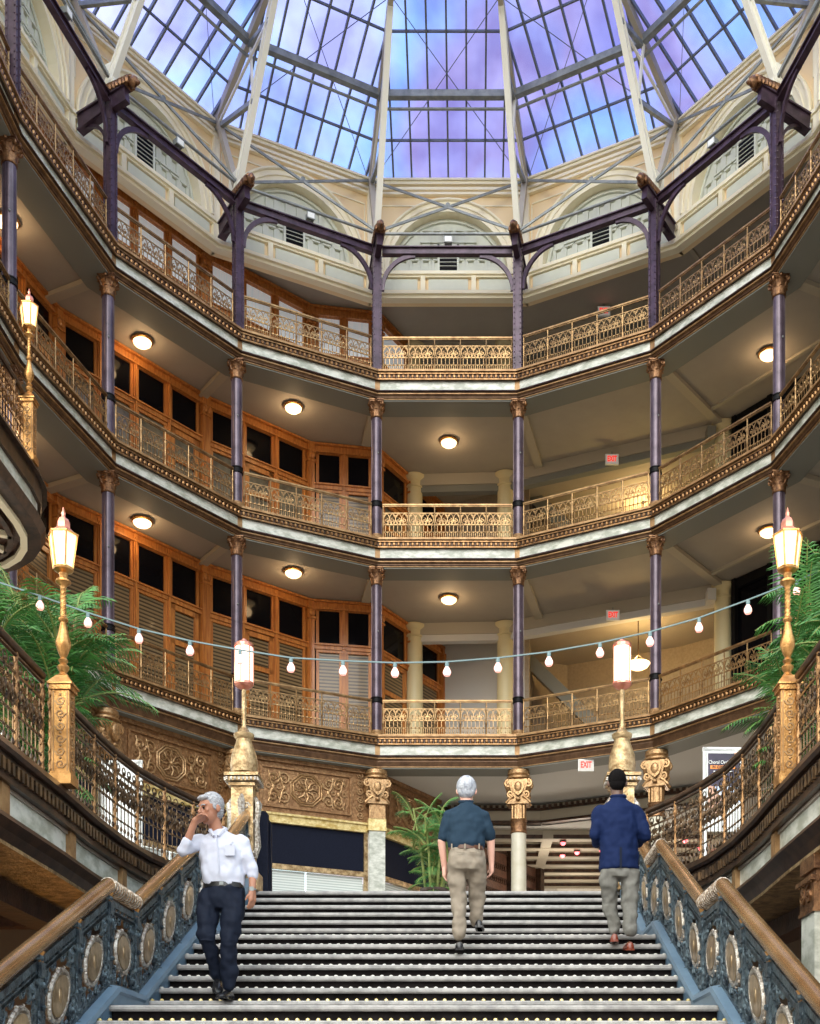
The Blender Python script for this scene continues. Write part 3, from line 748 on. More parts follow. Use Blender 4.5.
for lv in (2, 3, 4):
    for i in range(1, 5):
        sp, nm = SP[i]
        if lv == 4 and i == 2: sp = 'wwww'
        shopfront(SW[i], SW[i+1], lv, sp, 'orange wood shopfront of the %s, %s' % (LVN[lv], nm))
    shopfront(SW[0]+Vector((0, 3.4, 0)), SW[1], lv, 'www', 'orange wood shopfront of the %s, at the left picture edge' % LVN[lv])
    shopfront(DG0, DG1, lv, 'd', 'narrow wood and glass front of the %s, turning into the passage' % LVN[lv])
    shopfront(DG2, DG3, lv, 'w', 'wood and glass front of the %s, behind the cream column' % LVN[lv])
# backs so that no daylight shows through
for lv in (2, 3, 4):
    mb = MB()
    pts = SW+[DG3]
    for p, q in zip(pts[:-1], pts[1:]): wallseg(mb, p, q, Z(HL[lv]), Z(CEIL[lv])+.3, off=.12)
    sone('wall_left', mb, 'black', 'dark shop interiors behind the %s' % LVN[lv])
# right side dark fronts
def dark_front(p, q, lv, n, label):
    d = q-p; L = d.length; rz = atan2(d.y, d.x); h = CEIL[lv]-HL[lv]-.03
    t = thing('shop_window', label, 'shop window', (p.x, p.y, Z(HL[lv])), rz, 'dark shop windows on the right of the %s' % LVN[lv])
    m = MB(); m.box((L/2, .03, h-.12), (L, .14, .24)); m.box((L/2, .03, .1), (L, .14, .2)); sw = L/n
    for i in range(n+1): m.box((min(max(i*sw, .06), L-.06), .0, h/2), (.12, .16, h))
    m.build('frame', 'black', t, False)
    for i in range(n):
        m = MB(); m.box(((i+.5)*sw, .06, h/2), (sw-.1, .02, h-.4)); m.build('pane', 'dark_glass', t, False)
    return t
for lv in (2, 3, 4):
    for k, nm in ((0, 'beside the cream column'), (1, 'next facet towards the edge'), (2, 'beyond the picture edge')):
        p, q = RW[k], RW[k+1]; off = .35 if k == 0 else 0; d = (q-p).normalized()
        dark_front(p+d*off, q, lv, 4, 'dark shop window on the right of the %s, %s' % (LVN[lv], nm))
    mb = MB()
    for p, q in zip(RW[:-1], RW[1:]): wallseg(mb, p, q, Z(HL[lv]), Z(CEIL[lv])+.3, off=.2)
    sone('wall_right', mb, 'black', 'dark interiors right of the %s' % LVN[lv])
# cream round columns carrying the inner beam
def make_cream(h):
    t = thing('cream_column', 'c', 'column'); r = .25
    m = MB(); m.lathe([(r, .3), (r*.96, h*.5), (r*.9, h-.35)], 24); m.build('shaft', 'column_cream', t)
    m = MB(); m.lathe([(r*1.35, 0), (r*1.35, .12), (r*1.2, .14), (r*1.25, .2), (r*1.05, .26), (r, .3)], 24); m.build('base', 'column_cream', t)
    m = MB(); m.lathe([(r*.9, h-.35), (r*1.02, h-.34), (r*1.02, h-.30), (r*.92, h-.28), (r*.95, h-.16), (r*1.25, h-.09), (r*1.3, h-.06), (r*1.3, h)], 24); m.build('capital', 'column_cream', t); return t
CP = [(DG1+DDIR*.15+Vector((.08, -.12, 0)), 'at the mouth of the passage beside the wood fronts'), (Vector((AX+1.55, CY+11.15, 0)), 'behind the centre bay'), (pol(39, 11.3), 'at the back corner on the right'), (pol(91, 11.0), 'outside the picture on the right side')]
for lv in (2, 3, 4):
    P = First(make_cream(CEIL[lv]-HL[lv]-.03))
    for p, nm in CP[:3]: P.put((p.x, p.y, Z(HL[lv])), 0, 'round cream column on the %s, %s' % (LVN[lv], nm), 'cream columns of the %s' % LVN[lv])
# beams between cream columns
for lv in (2, 3, 4):
    g = struct('trim_%d' % (lv+8), label='ceiling beam behind the columns of the %s' % LVN[lv]); c = CEIL[lv]
    m = MB(); m2 = MB(); a, b_, d_ = CP[0][0], CP[1][0], CP[2][0]
    for p, q in ((a, b_), (b_, d_)):
        m.bar(p+Vector((0, 0, Z(c-.16))), q+Vector((0, 0, Z(c-.16))), .30, .32); m2.bar(p+Vector((0, 0, Z(c-.40))), q+Vector((0, 0, Z(c-.40))), .22, .2)
    m2.box(d_+Vector((-.35, -.1, Z(c-.34))), (.22, .34, .3)); m.build('upper_beam', 'rib_cream', g, False); m2.build('lower_beam', 'plaster_grey' if lv == 2 else 'beam_grey', g, False)
    m = MB(); pts = [vert(1, 2.4), vert(2, 2.4)]
    for j in (2, 3, 4): pass
    a1, a2, a3, a4 = vert(1, 1.0), pol(38.5, 10.5), pol(64, 10.4), pol(91, 10.4)
    m.bar(a2+Vector((0, 0, Z(c-.02))), a3+Vector((0, 0, Z(c-.02))), .10, .10); m.bar(a3+Vector((0, 0, Z(c-.02))), a4+Vector((0, 0, Z(c-.02))), .10, .10)
    m.bar(vert(2, .7)+Vector((0, 0, Z(c-.02))), a2+Vector((0, 0, Z(c-.02))), .10, .09); m.build('ceiling_moulding', 'rib_cream', g, False)
# stair flights at the back of the two lower galleries, seen from below
for lv in (2, 3):
    h = HL[lv]; t = thing('back_staircase', 'sloping underside of a staircase behind the right part of the %s' % LVN[lv], 'staircase', (AX, CY, Z(h)), 0)
    m = MB(); p = Vector((2.3, 13.0, 3.9)); q = Vector((5.6, 11.9, .2)); m.bar(p, q, 1.1, .22); m.build('flight', 'plaster_brown' if lv == 3 else 'plaster_tan', t, False)
    m = MB(); m.bar(p+Vector((-.2, -.55, .06)), q+Vector((-.2, -.55, .06)), .08, .34); m.build('stringer', 'beam_grey', t, False)

# ------------------------------------------------------------------ round ceiling lights
def make_dome():
    t = thing('ceiling_light', 'c', 'ceiling light'); m = MB(); m.lathe([(.23, 0), (.25, -.02), (.25, -.045), (.22, -.06)], 24); m.build('rim', 'gold', t)
    m = MB(); m.lathe([(.215, -.045), (.20, -.09), (.15, -.13), (.08, -.155), (.01, -.16)], 20); m.build('bowl', 'dome_glass', t); 
    return t
P = First(make_dome())
def glow(name, loc, e, col, r=.12):
    l = bpy.data.lights.new(name, 'POINT'); l.energy = e; l.color = col; l.shadow_soft_size = r; o = bpy.data.objects.new(name, l); COL.objects.link(o); o.location = loc; return o
for lv in (2, 3):
    for b in (-3, -2, -1, 0, 2):
        mid, rz, hc = bay(b, 1.28 if b < 0 else (1.9 if b == 0 else 2.0)); zz = Z(HL[lv+1]-.56+(.0))
        P.put((mid.x, mid.y, zz), rz, 'round warm ceiling light over the %s, %s' % (LVN[lv], BAYN[b]), 'round ceiling lights')
        glow('ceiling_light_glow', (mid.x, mid.y, zz-.30), 15, (1, .66, .34))
# hanging bowl lamps in the hall behind the lowest and middle gallery (warm glow on the right)
def bowl(x, y, lv, label, drop=-.75):
    c = CEIL[lv]; t = thing('pendant_bowl_lamp', label, 'pendant lamp', (x, y, Z(c)), 0); z = drop
    m = MB(); m.tube([(0, 0, 0), (0, 0, z+.25)], .015, 6); m.lathe([(.07, -.03), (.05, 0)], 10)
    for k in range(3): m.tube([(0, 0, z+.25), (.3*cos(k*2.1), .3*sin(k*2.1), z)], .01, 4)
    m.build('chain', 'dark_bronze', t); m = MB(); m.lathe([(.32, z+.01), (.33, z), (.27, z-.09), (.16, z-.15), (.02, z-.17)], 20); m.build('bowl', 'dome_glass', t)
    glow('pendant_glow', (x, y, Z(c)+z+.15), 130, (1, .66, .26), .2)
bowl(AX+5.2, CY+10.8, 2, 'warm glass bowl lamp hanging behind the lowest gallery, right of the centre', -1.25)
glow('hall_glow', (AX+5.4, CY+10.4, Z(HL[3]+1.2)), 60, (1, .70, .22), .3)
bowl(AX+5.6, CY+12.6, 3, 'warm glass bowl lamp hanging far back behind the middle gallery')
# EXIT signs
def text_mesh(s, size, depth=.004, off=0):
    c = bpy.data.curves.new('t', 'FONT'); c.body = s; c.size = size; c.extrude = depth; c.align_x = 'CENTER'; c.align_y = 'CENTER'; c.resolution_u = 2; c.offset = off
    o = bpy.data.objects.new('t', c); COL.objects.link(o); dg = bpy.context.evaluated_depsgraph_get(); me = bpy.data.meshes.new_from_object(o.evaluated_get(dg)); bpy.data.objects.remove(o); return me
def lettering(name, s, size, m, parent, loc, rot=(pi/2, 0, 0), scale=(1, 1, 1), off=0):
    me = text_mesh(s, size, off=off); me.materials.clear(); me.materials.append(MT[m]); o = bpy.data.objects.new(name, me); COL.objects.link(o); o.parent = parent; o.location = loc; o.rotation_euler = rot; o.scale = scale; return o
def exit_sign(px, py, d, sc, label, rz=0):
    x = (px-470)*d/1170; h = (1115-py)*d/1170; t = thing('exit_sign', label, 'exit sign', (x, d, Z(h)), rz, 'illuminated exit signs')
    m = MB(); m.box((0, .03, 0), (.34*sc, .06, .26*sc)); m.build('housing', 'white_paint', t, False); m = MB(); m.box((0, -.004, 0), (.31*sc, .008, .23*sc)); m.build('face', 'exit_face', t, False)
    lettering('letters', 'EXIT', .15*sc, 'exit_red', t, (0, -.010, 0), scale=(.78, 1.25, 1), off=.006)
    m = MB(); m.tube([(0, .03, .12*sc), (0, .03, .2*sc)], .015, 6); m.build('stem', 'steel', t)
exit_sign(604, 311, 31.0, 1, 'small red and white EXIT sign above the top gallery railing, right of the centre bay')
exit_sign(612, 459, 31.1, 1.05, 'red and white EXIT sign below the ceiling beam of the middle gallery')
exit_sign(613, 615, 31.1, 1.05, 'red and white EXIT sign below the ceiling beam of the lowest gallery')
exit_sign(586, 765, 28.25, 1.1, 'red and white EXIT sign under the gallery edge, above the main floor hall')
# ------------------------------------------------------------------ main floor: figured capitals, frieze, signboards
def make_herm(flat):
    t = thing('ornate_column', 'c', 'column'); top = LC-L1-.04; zc = top-1.30
    m = MB()
    if flat: m.box((0, 0, zc/2), (.40, .30, zc))
    else: m.lathe([(.19, 0), (.19, zc)], 22)
    m.build('shaft', 'marble' if flat else 'ivory', t, not flat)
    m = MB()
    if flat: m.box((0, 0, zc-.09), (.44, .36, .26)); m.box((0, 0, zc-.24), (.47, .38, .03))
    else: m.lathe([(.20, zc-.3), (.215, zc-.28), (.20, zc-.22), (.20, zc+.0), (.22, zc+.03)], 18)
    m.build('collar', 'yellow_stone' if flat else 'capital', t)
    m = MB(); z = zc
    if flat: m.box((0, 0, z+.2), (.40, .34, .40))
    else: m.lathe([(.20, z), (.185, z+.2), (.20, z+.4)], 16)
    for k in range(5): m.bar((-.14+k*.07, -.19, z+.04), (-.14+k*.07, -.19, z+.36), .03, .03, up=(0, 1, 0))
    m.sections([[Vector((a*w, b*d, z+zz)) for a, b in ((-1, -1), (1, -1), (1, 1), (-1, 1))] for w, d, zz in ((.27, .24, .40), (.21, .2, .5), (.15, .16, .58), (.17, .18, .72), (.24, .22, .95), (.22, .2, 1.02))])
    for s_ in (-1, 1):
        for q in (-1, 1):
            m.tube(spiral(s_*.24, z+.92, .10, 1.4, pi/2, 12, s_*-1), [.04]*13, 6, M=Matrix.Translation((0, q*-.14, 0))); m.tube(spiral(s_*.19, z+.66, .09, 1.3, -pi/2, 12, s_), [.035]*13, 6, M=Matrix.Translation((0, q*-.14, 0)))
            m.tube([(s_*.30, q*-.16, z+.44), (s_*.22, q*-.18, z+.52), (s_*.12, q*-.2, z+.60)], .035, 6)
        m.ball((s_*.24, 0, z+.80), .11, 8, 6, (.7, 1.5, 1.1))
    for q in (-1, 1): # shield with a rounded foot on each face
        pr = [(-.14, z+.98), (.14, z+.98), (.145, z+.80), (.10, z+.68), (0, z+.60), (-.10, z+.68), (-.145, z+.80)]
        m.prism(pr, q*.20, q*.255); m.ball((0, q*.25, z+.82), .10, 10, 6, (1, .4, 1.3)); m.ball((0, q*.24, z+.52), .055, 8, 5, (1.2, .8, .8))
    m.lathe([(.22, z+1.02), (.30, z+1.06), (.30, z+1.10), (.24, z+1.13), (.28, z+1.17), (.27, z+1.26), (.22, z+1.30)], 16, sy=.85)
    m.build('figured_capital', 'relief', t)
    return t
for j, flat, nm in ((-3, True, 'partly behind the left curved railing'), (-2, True, 'behind the left lantern pillar at the stair head'), (-1, True, 'between the black signboards'),
                    (1, False, 'round shafted, right of the man in the polo shirt'), (2, False, 'beside the right lantern pillar at the stair head'), (3, False, 'half hidden by the right lamp post pedestal'), (-4, True, 'outside the left picture edge'), (4, False, 'outside the right picture edge')):
    if abs(j) == 4: continue
    v = vert(j, .10); o = make_herm(flat); o.location = (v.x, v.y, Z(L1)); o.rotation_euler = (0, 0, -atan2(v.x-AX, v.y-CY)*(1 if flat else .5))
    tag(o, 'white column with gilt shield capital, %s' % nm, group='shield capital columns of the main floor')
# copper coloured frieze panels and the signboards below
def frieze_bay(p, q, label, sign_label, gap0=.25, gap1=.25, lit=True):
    d = q-p; L = d.length; rz = atan2(d.y, d.x); zt = LC-L1-.05; zb = 4.35
    t = thing('frieze_panel', label, 'frieze', (p.x, p.y, Z(L1)), rz, 'embossed frieze panels of the main floor')
    x0, x1 = gap0, L-gap1; m = MB(); m.box((L/2, .08, (zt+zb)/2), (L, .12, zt-zb))
    f0, f1, zc, zd = x0+.42, x1-.42, zb+.16, zt-.22
    for z in (zc, zd): m.bar((f0, 0, z), (f1, 0, z), .06, .05)
    for x in (f0, f1): m.bar((x, 0, zc), (x, 0, zd), .06, .05, up=(0, 1, 0))
    m.bar((0, 0, zt-.05), (L, 0, zt-.05), .12, .10); m.build('board', 'frieze', t, False)
    m = MB(); xc = (f0+f1)/2; zm = (zc+zd)/2; H = zd-zc
    for r in (.40, .34): m.tube([(xc+r*cos(pi/8+k*pi/4)*1.05, .0, zm+r*sin(pi/8+k*pi/4)) for k in range(8)], .022, 5, True)
    for k in range(8):
        a = k*pi/4; m.tube([(xc+.06*cos(a), 0, zm+.06*sin(a)), (xc+.17*cos(a+.25), -.02, zm+.17*sin(a+.25)), (xc+.28*cos(a), 0, zm+.28*sin(a))], .022, 5)
        m.tube(circ(xc+.22*cos(a+pi/8), zm+.22*sin(a+pi/8), .06, 7), .014, 4, True)
    m.ball((xc, .0, zm), .06, 8, 5)
    for s_ in (-1, 1):
        span = (f1-f0)/2-.5; 
        for k in range(max(1, int(span/.27))):
            x = xc+s_*(.56+k*.27)
            for q_ in (-1, 1):
                m.tube(spiral(x, zm+q_*H*.23, H*.17, 1.5, (0 if k % 2 else pi), 13, q_*s_), [.026]*9+[.018]*5, 5); m.ball((x, 0, zm+q_*H*.23), .035, 6, 4)
                m.tube([(x, 0, zm), (x+s_*.06, -.01, zm+q_*H*.12), (x+s_*.12, 0, zm+q_*H*.4)], .02, 5)
            m.ball((x, 0, zm), .05, 7, 5, (1, .7, 1.5)); m.tube(circ(x+.13*s_, zm, .05, 7), .014, 4, True)
    for x in (x0+.16, x1-.16):
        for k in range(6): m.tube(spiral(x, zb+.18+k*.2, .10, 1.4, k*pi, 9, 1 if k % 2 else -1), .018, 4)
    m.build('scroll_relief', 'relief', t)
    m = MB(); m.box((L/2, .05, zb-.11), (L, .16, .22)); m.bar((0, -.03, zb-.03), (L, -.03, zb-.03), .10, .05); m.bar((0, -.03, zb-.23), (L, -.03, zb-.23), .10, .04); m.build('yellow_band', 'yellow_stone', t, False)
    s_ = thing('shop_signboard', sign_label, 'signboard', (p.x, p.y, Z(L1)), rz, 'black signboards of the main floor shops')
    zs1 = zb-.25; zs0 = zs1-.98
    m = MB(); m.box(((x0+x1)/2, .06, (zs0+zs1)/2), (x1-x0, .08, zs1-zs0)); m.build('board', 'sign_navy', s_, False)
    m = MB()
    for x in (x0+.02, x1-.02): m.bar((x, 0, 0), (x, 0, zs1), .10, .08, up=(0, 1, 0))
    m.bar((x0, 0, zs0-.06), (x1, 0, zs0-.06), .12, .12); m.build('frame', 'pale_gold', s_, False)
    n = 2
    for i in range(n):
        m = MB(); a = x0+.06+i*(x1-x0-.1)/n; b_ = a+(x1-x0-.1)/n-.04; m.box(((a+b_)/2, .06, (zs0-.12)/2), (b_-a, .04, zs0-.14)); m.build('shutter', 'white_shutter', s_, False)
for k, (j, nm) in enumerate(((-4, 'at the far left'), (-3, 'behind the left railing, with an octagon rosette'), (-2, 'with an octagon rosette, just left of the middle column'))):
    frieze_bay(vert(j, .22), vert(j+1, .22), 'embossed copper coloured frieze %s' % nm, 'black signboard over white shutters %s' % ('at the far left' if j == -4 else 'behind the left curved railing' if j == -3 else 'left of the middle white pilaster'))
frieze_bay(V1, V1+DDIR*3.1, 'embossed copper coloured frieze running into the passage behind the potted palm', 'black signboard over white shutters turning into the passage', .2, .1)
t = thing('panelled_partition', 'dark carved wooden partition with gold rail along the left side of the hall', 'partition', (V1+DDIR*3.1)+Vector((0, 0, Z(L1))), radians(60))
m = MB(); m.box((3.0, .06, 2.75), (6.0, .1, 5.5)); m.box((3, -.02, 5.35), (6, .12, .12)); m.build('panel', 'dark_wood', t, False)
m = MB()
for i in range(3):
    for r in (0, 1):
        for z in (3.05, 4.95) if r == 0 else (): m.bar((.3+i*2, 0, z), (1.9+i*2, 0, z), .06, .06)
    for a in range(12):
        for z in (3.3, 3.7, 4.1, 4.5): m.tube(circ(.45+i*2+a*.12, z, .09, 7), .012, 4, True)
for i in range(4): m.box((.1+i*1.95, -.06, 2.75), (.26, .2, 5.5)); m.ball((.1+i*1.95, -.1, 5.1), .18, 8, 6)
m.build('carving', 'dark_bronze', t)
m = MB(); m.bar((0, -.08, 2.75), (6, -.08, 2.75), .12, .1); m.bar((0, -.06, 2.3), (6, -.06, 2.3), .08, .06)
for i in range(4): m.tube(spiral(.7+i*1.6, 2.52, .14, 1.5, 0, 10), .025, 5, M=Matrix.Translation((0, -.08, 0)))
m.build('gold_rail', 'gold', t)
t = thing('glass_screen', 'tall dark glass shop screen with a brown post beside the passage columns', 'glass screen', (V1+DDIR*3.0+Vector((.35, -.3, 0)))+Vector((0, 0, Z(L1))), radians(10))
m = MB(); m.box((0, 0, 2.1), (.16, .16, 4.2)); m.build('post', 'dark_wood', t, False)
# red pin lights in the coffered ceiling
P = None
RL = [(563, 804, 33.2), (577, 813, 34.4), (562.5, 812, 34.8), (685, 791, 32.9), (713, 806, 34.6), (700, 802, 33.8), (640, 800, 33.7), (655, 816, 35.5), (602, 806, 34.2)]
t = thing('ceiling_spot', 's', 'spotlight'); m = MB(); m.lathe([(.10, 0), (.10, -.03), (.07, -.05)], 12); m.build('ring', 'dark_bronze', t); m = MB(); m.ball((0, 0, -.06), .075, 8, 6); m.build('lamp', 'red_lamp', t); P = First(t)
for i, (px, py, d) in enumerate(RL):
    nm = ['left of the blue blazer, upper', 'just left of the blue blazer', 'dim one left of the blazer', 'right of the figured column', 'beside the poster', 'between column and poster', 'above the blazer', 'low beside the railing', 'behind the blazer'][i]
    P.put(((px-470)*d/1170, d, Z(7.78)), 0, 'small glowing red ceiling spot, %s' % nm, 'red ceiling spots')
# ------------------------------------------------------------------ well edge: fascia, railings, lamp posts
def side_pts(s_, off=0.0):
    out = []
    for i, (a, y) in enumerate(WP): out.append(Vector((WAX+s_*(a+off), y, 0)))
    return out
for s_, nm in ((-1, 'left'), (1, 'right')):
    g = struct('trim_%d' % (5 if s_ < 0 else 6), label='moulded edge of the %s balcony beside the stair' % nm)
    def sw(prof, name, m_, smooth=False):
        m = MB(); P_ = side_pts(s_); secs = []
        for i, p in enumerate(P_): secs.append([Vector((p.x+s_*e, p.y, Z(h))) for e, h in prof])
        m.sections(secs); return m.build(name, m_, g, smooth)
    sw([(-.10, L1+.03), (-.12, L1-.03), (-.10, L1-.06), (.25, L1-.06), (.25, L1+.03)], 'edge_strip', 'dark_bronze')
    sw([(-.06, L1-.06), (-.06, L1-.27), (.2, L1-.27), (.2, L1-.06)], 'dentil_band', 'dark_bronze')
    sw([(.02, L1-.27), (.02, L1-.54), (.2, L1-.54), (.2, L1-.27)], 'marble_band', 'marble')
    sw([(-.08, L1-.54), (-.12, L1-.60), (-.06, L1-.66), (-.02, L1-.74), (.3, L1-.74), (.3, L1-.54)], 'lower_moulding', 'dark_bronze')
    sw([(-.03, L1-.74), (-.03, L1-.77), (.5, L1-.77), (.5, L1-.74)], 'bead', 'pale_gold')
    sw([(.50, L1-.5), (.50, L1-.98), (.8, L1-.98), (.8, L1-.5)], 'edge_beam', 'dark_wood')
    m = MB(); P_ = side_pts(s_)
    for p, q in zip(P_[:-1], P_[1:]):
        L = (q-p).length; n = int(L/.10); d = (q-p)/n
        for i in range(n): m.box(p+d*(i+.5)+Vector((-s_*.07, 0, Z(L1-.16))), (.04, .05, .10))
    m.build('dentil', 'rail_iron', g, False)
    m = MB()
    for y in (6.2, 7.8, 9.35, 11.0, 12.6):
        pp = [p for p in P_]; 
        for p, q in zip(pp[:-1], pp[1:]):
            if p.y <= y <= q.y: c = p.lerp(q, (y-p.y)/(q.y-p.y)); m.box(c+Vector((s_*.02, 0, Z(L1-.405))), (.09, .16, .27))
    m.build('stile', 'gold_paint', g, False)
    m = MB(); 
    for y in [3+i*1.6 for i in range(8)]: m.box((WAX+s_*(3.29+2.3), y, Z(L1-.5)), (2.9, .22, .3))
    m.build('cross_beam', 'dark_wood', g, False)
def walk(pts, s0):
    acc = 0
    for p, q in zip(pts[:-1], pts[1:]):
        L = (q-p).length
        if acc+L >= s0: return p.lerp(q, (s0-acc)/L)
        acc += L
    return pts[-1]
PWN = .62
def wing_panel(w):
    m = MB(); hw = w/2-.02
    m.bar((-hw, 0, .74), (hw, 0, .74), .018, .022); m.bar((-hw, 0, .40), (hw, 0, .40), .016, .018); m.bar((-hw, 0, .07), (hw, 0, .07), .03, .022); m.bar((-hw, 0, .24), (hw, 0, .24), .012, .012)
    n = 6
    for i in range(n):
        x = -hw+(i+.5)*2*hw/n; m.bar((x, 0, .07), (x, 0, .74), .009, .009, up=(0, 1, 0)); m.ball((x, 0, .24), .016, 6, 4); m.ball((x, 0, .155), .022, 6, 4, (1, .7, 1.4)); m.ball((x, 0, .40), .018, 6, 4)
    for i in range(4):
        x = -hw+(i+.5)*2*hw/4; 
        for s_ in (-1, 1):
            m.tube(spiral(x+s_*.036, .66, .038, 1.4, -pi/2, 9, s_), .009, 4); m.tube(spiral(x+s_*.036, .49, .038, 1.4, pi/2, 9, -s_), .009, 4)
            m.tube([(x, 0, .44), (x+s_*.06, -.012, .53), (x+s_*.02, .0, .60), (x+s_*.065, .01, .70)], [.006, .016, .010, .004], 5)
            m.ball((x+s_*.05, 0, .575), .019, 6, 4, (1, .6, 1.7))
        m.ball((x, 0, .575), .030, 7, 5, (.8, .7, 1.6)); m.ball((x, 0, .78), .020, 6, 4)
        m.tube(circ(x, .80, .045, 8), .007, 4, True)
    return m
def twisted_post():
    m = MB(); prof = [(.028, 0), (.028, .10), (.018, .12), (.016, .38), (.028, .42), (.016, .46), (.015, .72), (.026, .76), (.030, .79), (.018, .82), (.02, .93)]
    m.lathe(prof, 8)
    for k in range(2): m.tube([(.019*cos(t*1.2+k*pi), .019*sin(t*1.2+k*pi), .12+.8*t/22) for t in range(23)], .006, 4)
    return m
for s_, nm in ((-1, 'left'), (1, 'right')):
    pts = side_pts(s_, .06); seg = []; 
    total = sum((q-p).length for p, q in zip(pts[:-1], pts[1:]))
    # the lamp pedestal stands at y = 10.5 and splits the railing
    yp = 10.5; sp = 0
    for p, q in zip(pts[:-1], pts[1:]):
        if q.y <= yp: sp += (q-p).length
        elif p.y < yp: sp += (q-p).length*(yp-p.y)/(q.y-p.y)
    for (a, b_, part) in ((sp-4.4, sp-.11, 'nearer'), (sp+.11, total-.10, 'farther')):
        L = b_-a; n = round(L/PWN); w = L/n; c0 = walk(pts, a)
        t = thing('curved_railing' if part == 'farther' else 'balcony_railing', 'dark scrollwork railing on the %s balcony, %s than the lamp post' % (nm, part), 'railing', (c0.x, c0.y, Z(L1+.03)), 0, 'scrollwork railings around the stair well')
        pr = wing_panel(w); pp = None; post = None
        hp = []
        for i in range(n+1):
            p = walk(pts, a+i*w); hp.append(Vector((p.x-c0.x, p.y-c0.y, .95)))
            if post is None: o = post = twisted_post().build('post', 'bronze', t)
            else: o = post.copy(); COL.objects.link(o); o.parent = t
            o.location = (p.x-c0.x, p.y-c0.y, 0)
            if i < n:
                q = walk(pts, a+(i+1)*w); mid = (p+q)/2; rz = atan2(q.y-p.y, q.x-p.x)
                if pp is None: o = pp = pr.build('scroll_panel', 'rail_iron', t)
                else: o = pp.copy(); COL.objects.link(o); o.parent = t
                o.location = (mid.x-c0.x, mid.y-c0.y, 0); o.rotation_euler = (0, 0, rz)
        m = MB(); m.tube(hp, .038, 10); m.build('handrail', 'dark_bronze', t)
        m = MB(); m.tube([p+Vector((0, 0, -.06)) for p in hp], .018, 6); m.build('under_rail', 'dark_bronze', t)
# street-lamp style post on an embossed pedestal
def make_lamp():
    t = thing('lamp_post', 'l', 'lamp'); m = MB(); w = .155
    m.box((0, 0, .05), (.20, .20, .10)); m.box((0, 0, .11), (.18, .18, .03)); m.box((0, 0, .52), (w, w, .86)); m.box((0, 0, .96), (.19, .19, .05))
    m.sections([[Vector((a*r, b*r, z)) for a, b in ((-1, -1), (1, -1), (1, 1), (-1, 1))] for r, z in ((.11, .985), (.11, 1.0), (.05, 1.09), (.035, 1.10))])
    m.build('pedestal', 'gold', t, False)
    m = MB()
    for k in range(4):
        M = Matrix.Rotation(k*pi/2, 4, 'Z') @ Matrix.Translation((0, -w/2, 0))
        for q in range(6): m.tube(spiral(0, .2+q*.125, .05, 1.3, q*pi, 8, 1 if q % 2 else -1), .010, 4, M=M); m.ball((0, 0, .26+q*.125), .016, 5, 3, M=M)
        for x in (-.062, .062): m.bar((x, 0, .12), (x, 0, .92), .010, .010, up=(0, 1, 0), M=M)
    m.build('embossing', 'gold_paint', t)
    m = MB(); m.lathe([(.035, 1.08), (.05, 1.10), (.03, 1.13), (.052, 1.17), (.055, 1.19), (.028, 1.22), (.045, 1.25), (.025, 1.28), (.045, 1.33), (.068, 1.40), (.066, 1.44), (.045, 1.52), (.032, 1.60), (.026, 1.63), (.042, 1.65), (.042, 1.67), (.024, 1.69), (.023, 1.98), (.035, 2.0), (.07, 2.03), (.065, 2.05), (.03, 2.07), (.04, 2.12), (.085, 2.15), (.09, 2.17)], 14)
    for k in range(3): m.tube([(.023*cos(q*.7+k*2.09), .023*sin(q*.7+k*2.09), 1.69+q*.029/2) for q in range(21)], .007, 4)
    m.build('pole', 'gold', t)
    m = MB(); r0, r1, z0, z1 = .085, .125, 2.17, 2.50
    m.lathe([(r0, z0), (r1, z1)], 6); gl = m.build('lantern_glass', 'lamp_glass', t, False)
    m = MB(); m.ball((0, 0, 2.28), .05, 8, 6, (1, 1, 1.8)); 
    m = MB()
    for k in range(6):
        a = k*pi/3; m.bar((r0*1.02*cos(a), r0*1.02*sin(a), z0), (r1*1.02*cos(a), r1*1.02*sin(a), z1), .014, .014, up=(cos(a), sin(a), 0))
    for r, z in ((r0*1.05, z0), (r1*1.06, z1)): m.tube([(r*cos(k*pi/3), r*sin(k*pi/3), z) for k in range(6)], .010, 4, True)
    m.build('lantern_frame', 'gold', t, False)
    m = MB(); m.lathe([(r1*1.08, 2.50), (.10, 2.53), (.06, 2.57), (.06, 2.62), (.045, 2.66), (.02, 2.68), (.016, 2.70), (.022, 2.72), (.012, 2.74), (.004, 2.78)], 6); m.build('lantern_cap', 'copper', t)
    return t
P = First(make_lamp()); P.root.scale = (1, 1, .90)
for x, y, h, nm in ((WAX-3.21, 10.5, L1+.03, 'left balcony beside the palms'), (WAX+3.29, 10.5, L1+.03, 'right balcony beside the palms'), (-6.33, 16.8, 9.36, 'round-ended balcony high at the left picture edge')):
    P.put((x, y, Z(h)), 0, 'gilt lamp post with lit lantern on the %s' % nm, 'gilt lamp posts'); glow('lantern_glow', (x+.0, y-.32, Z(h)+2.3), 5, (1, .66, .34), .1)
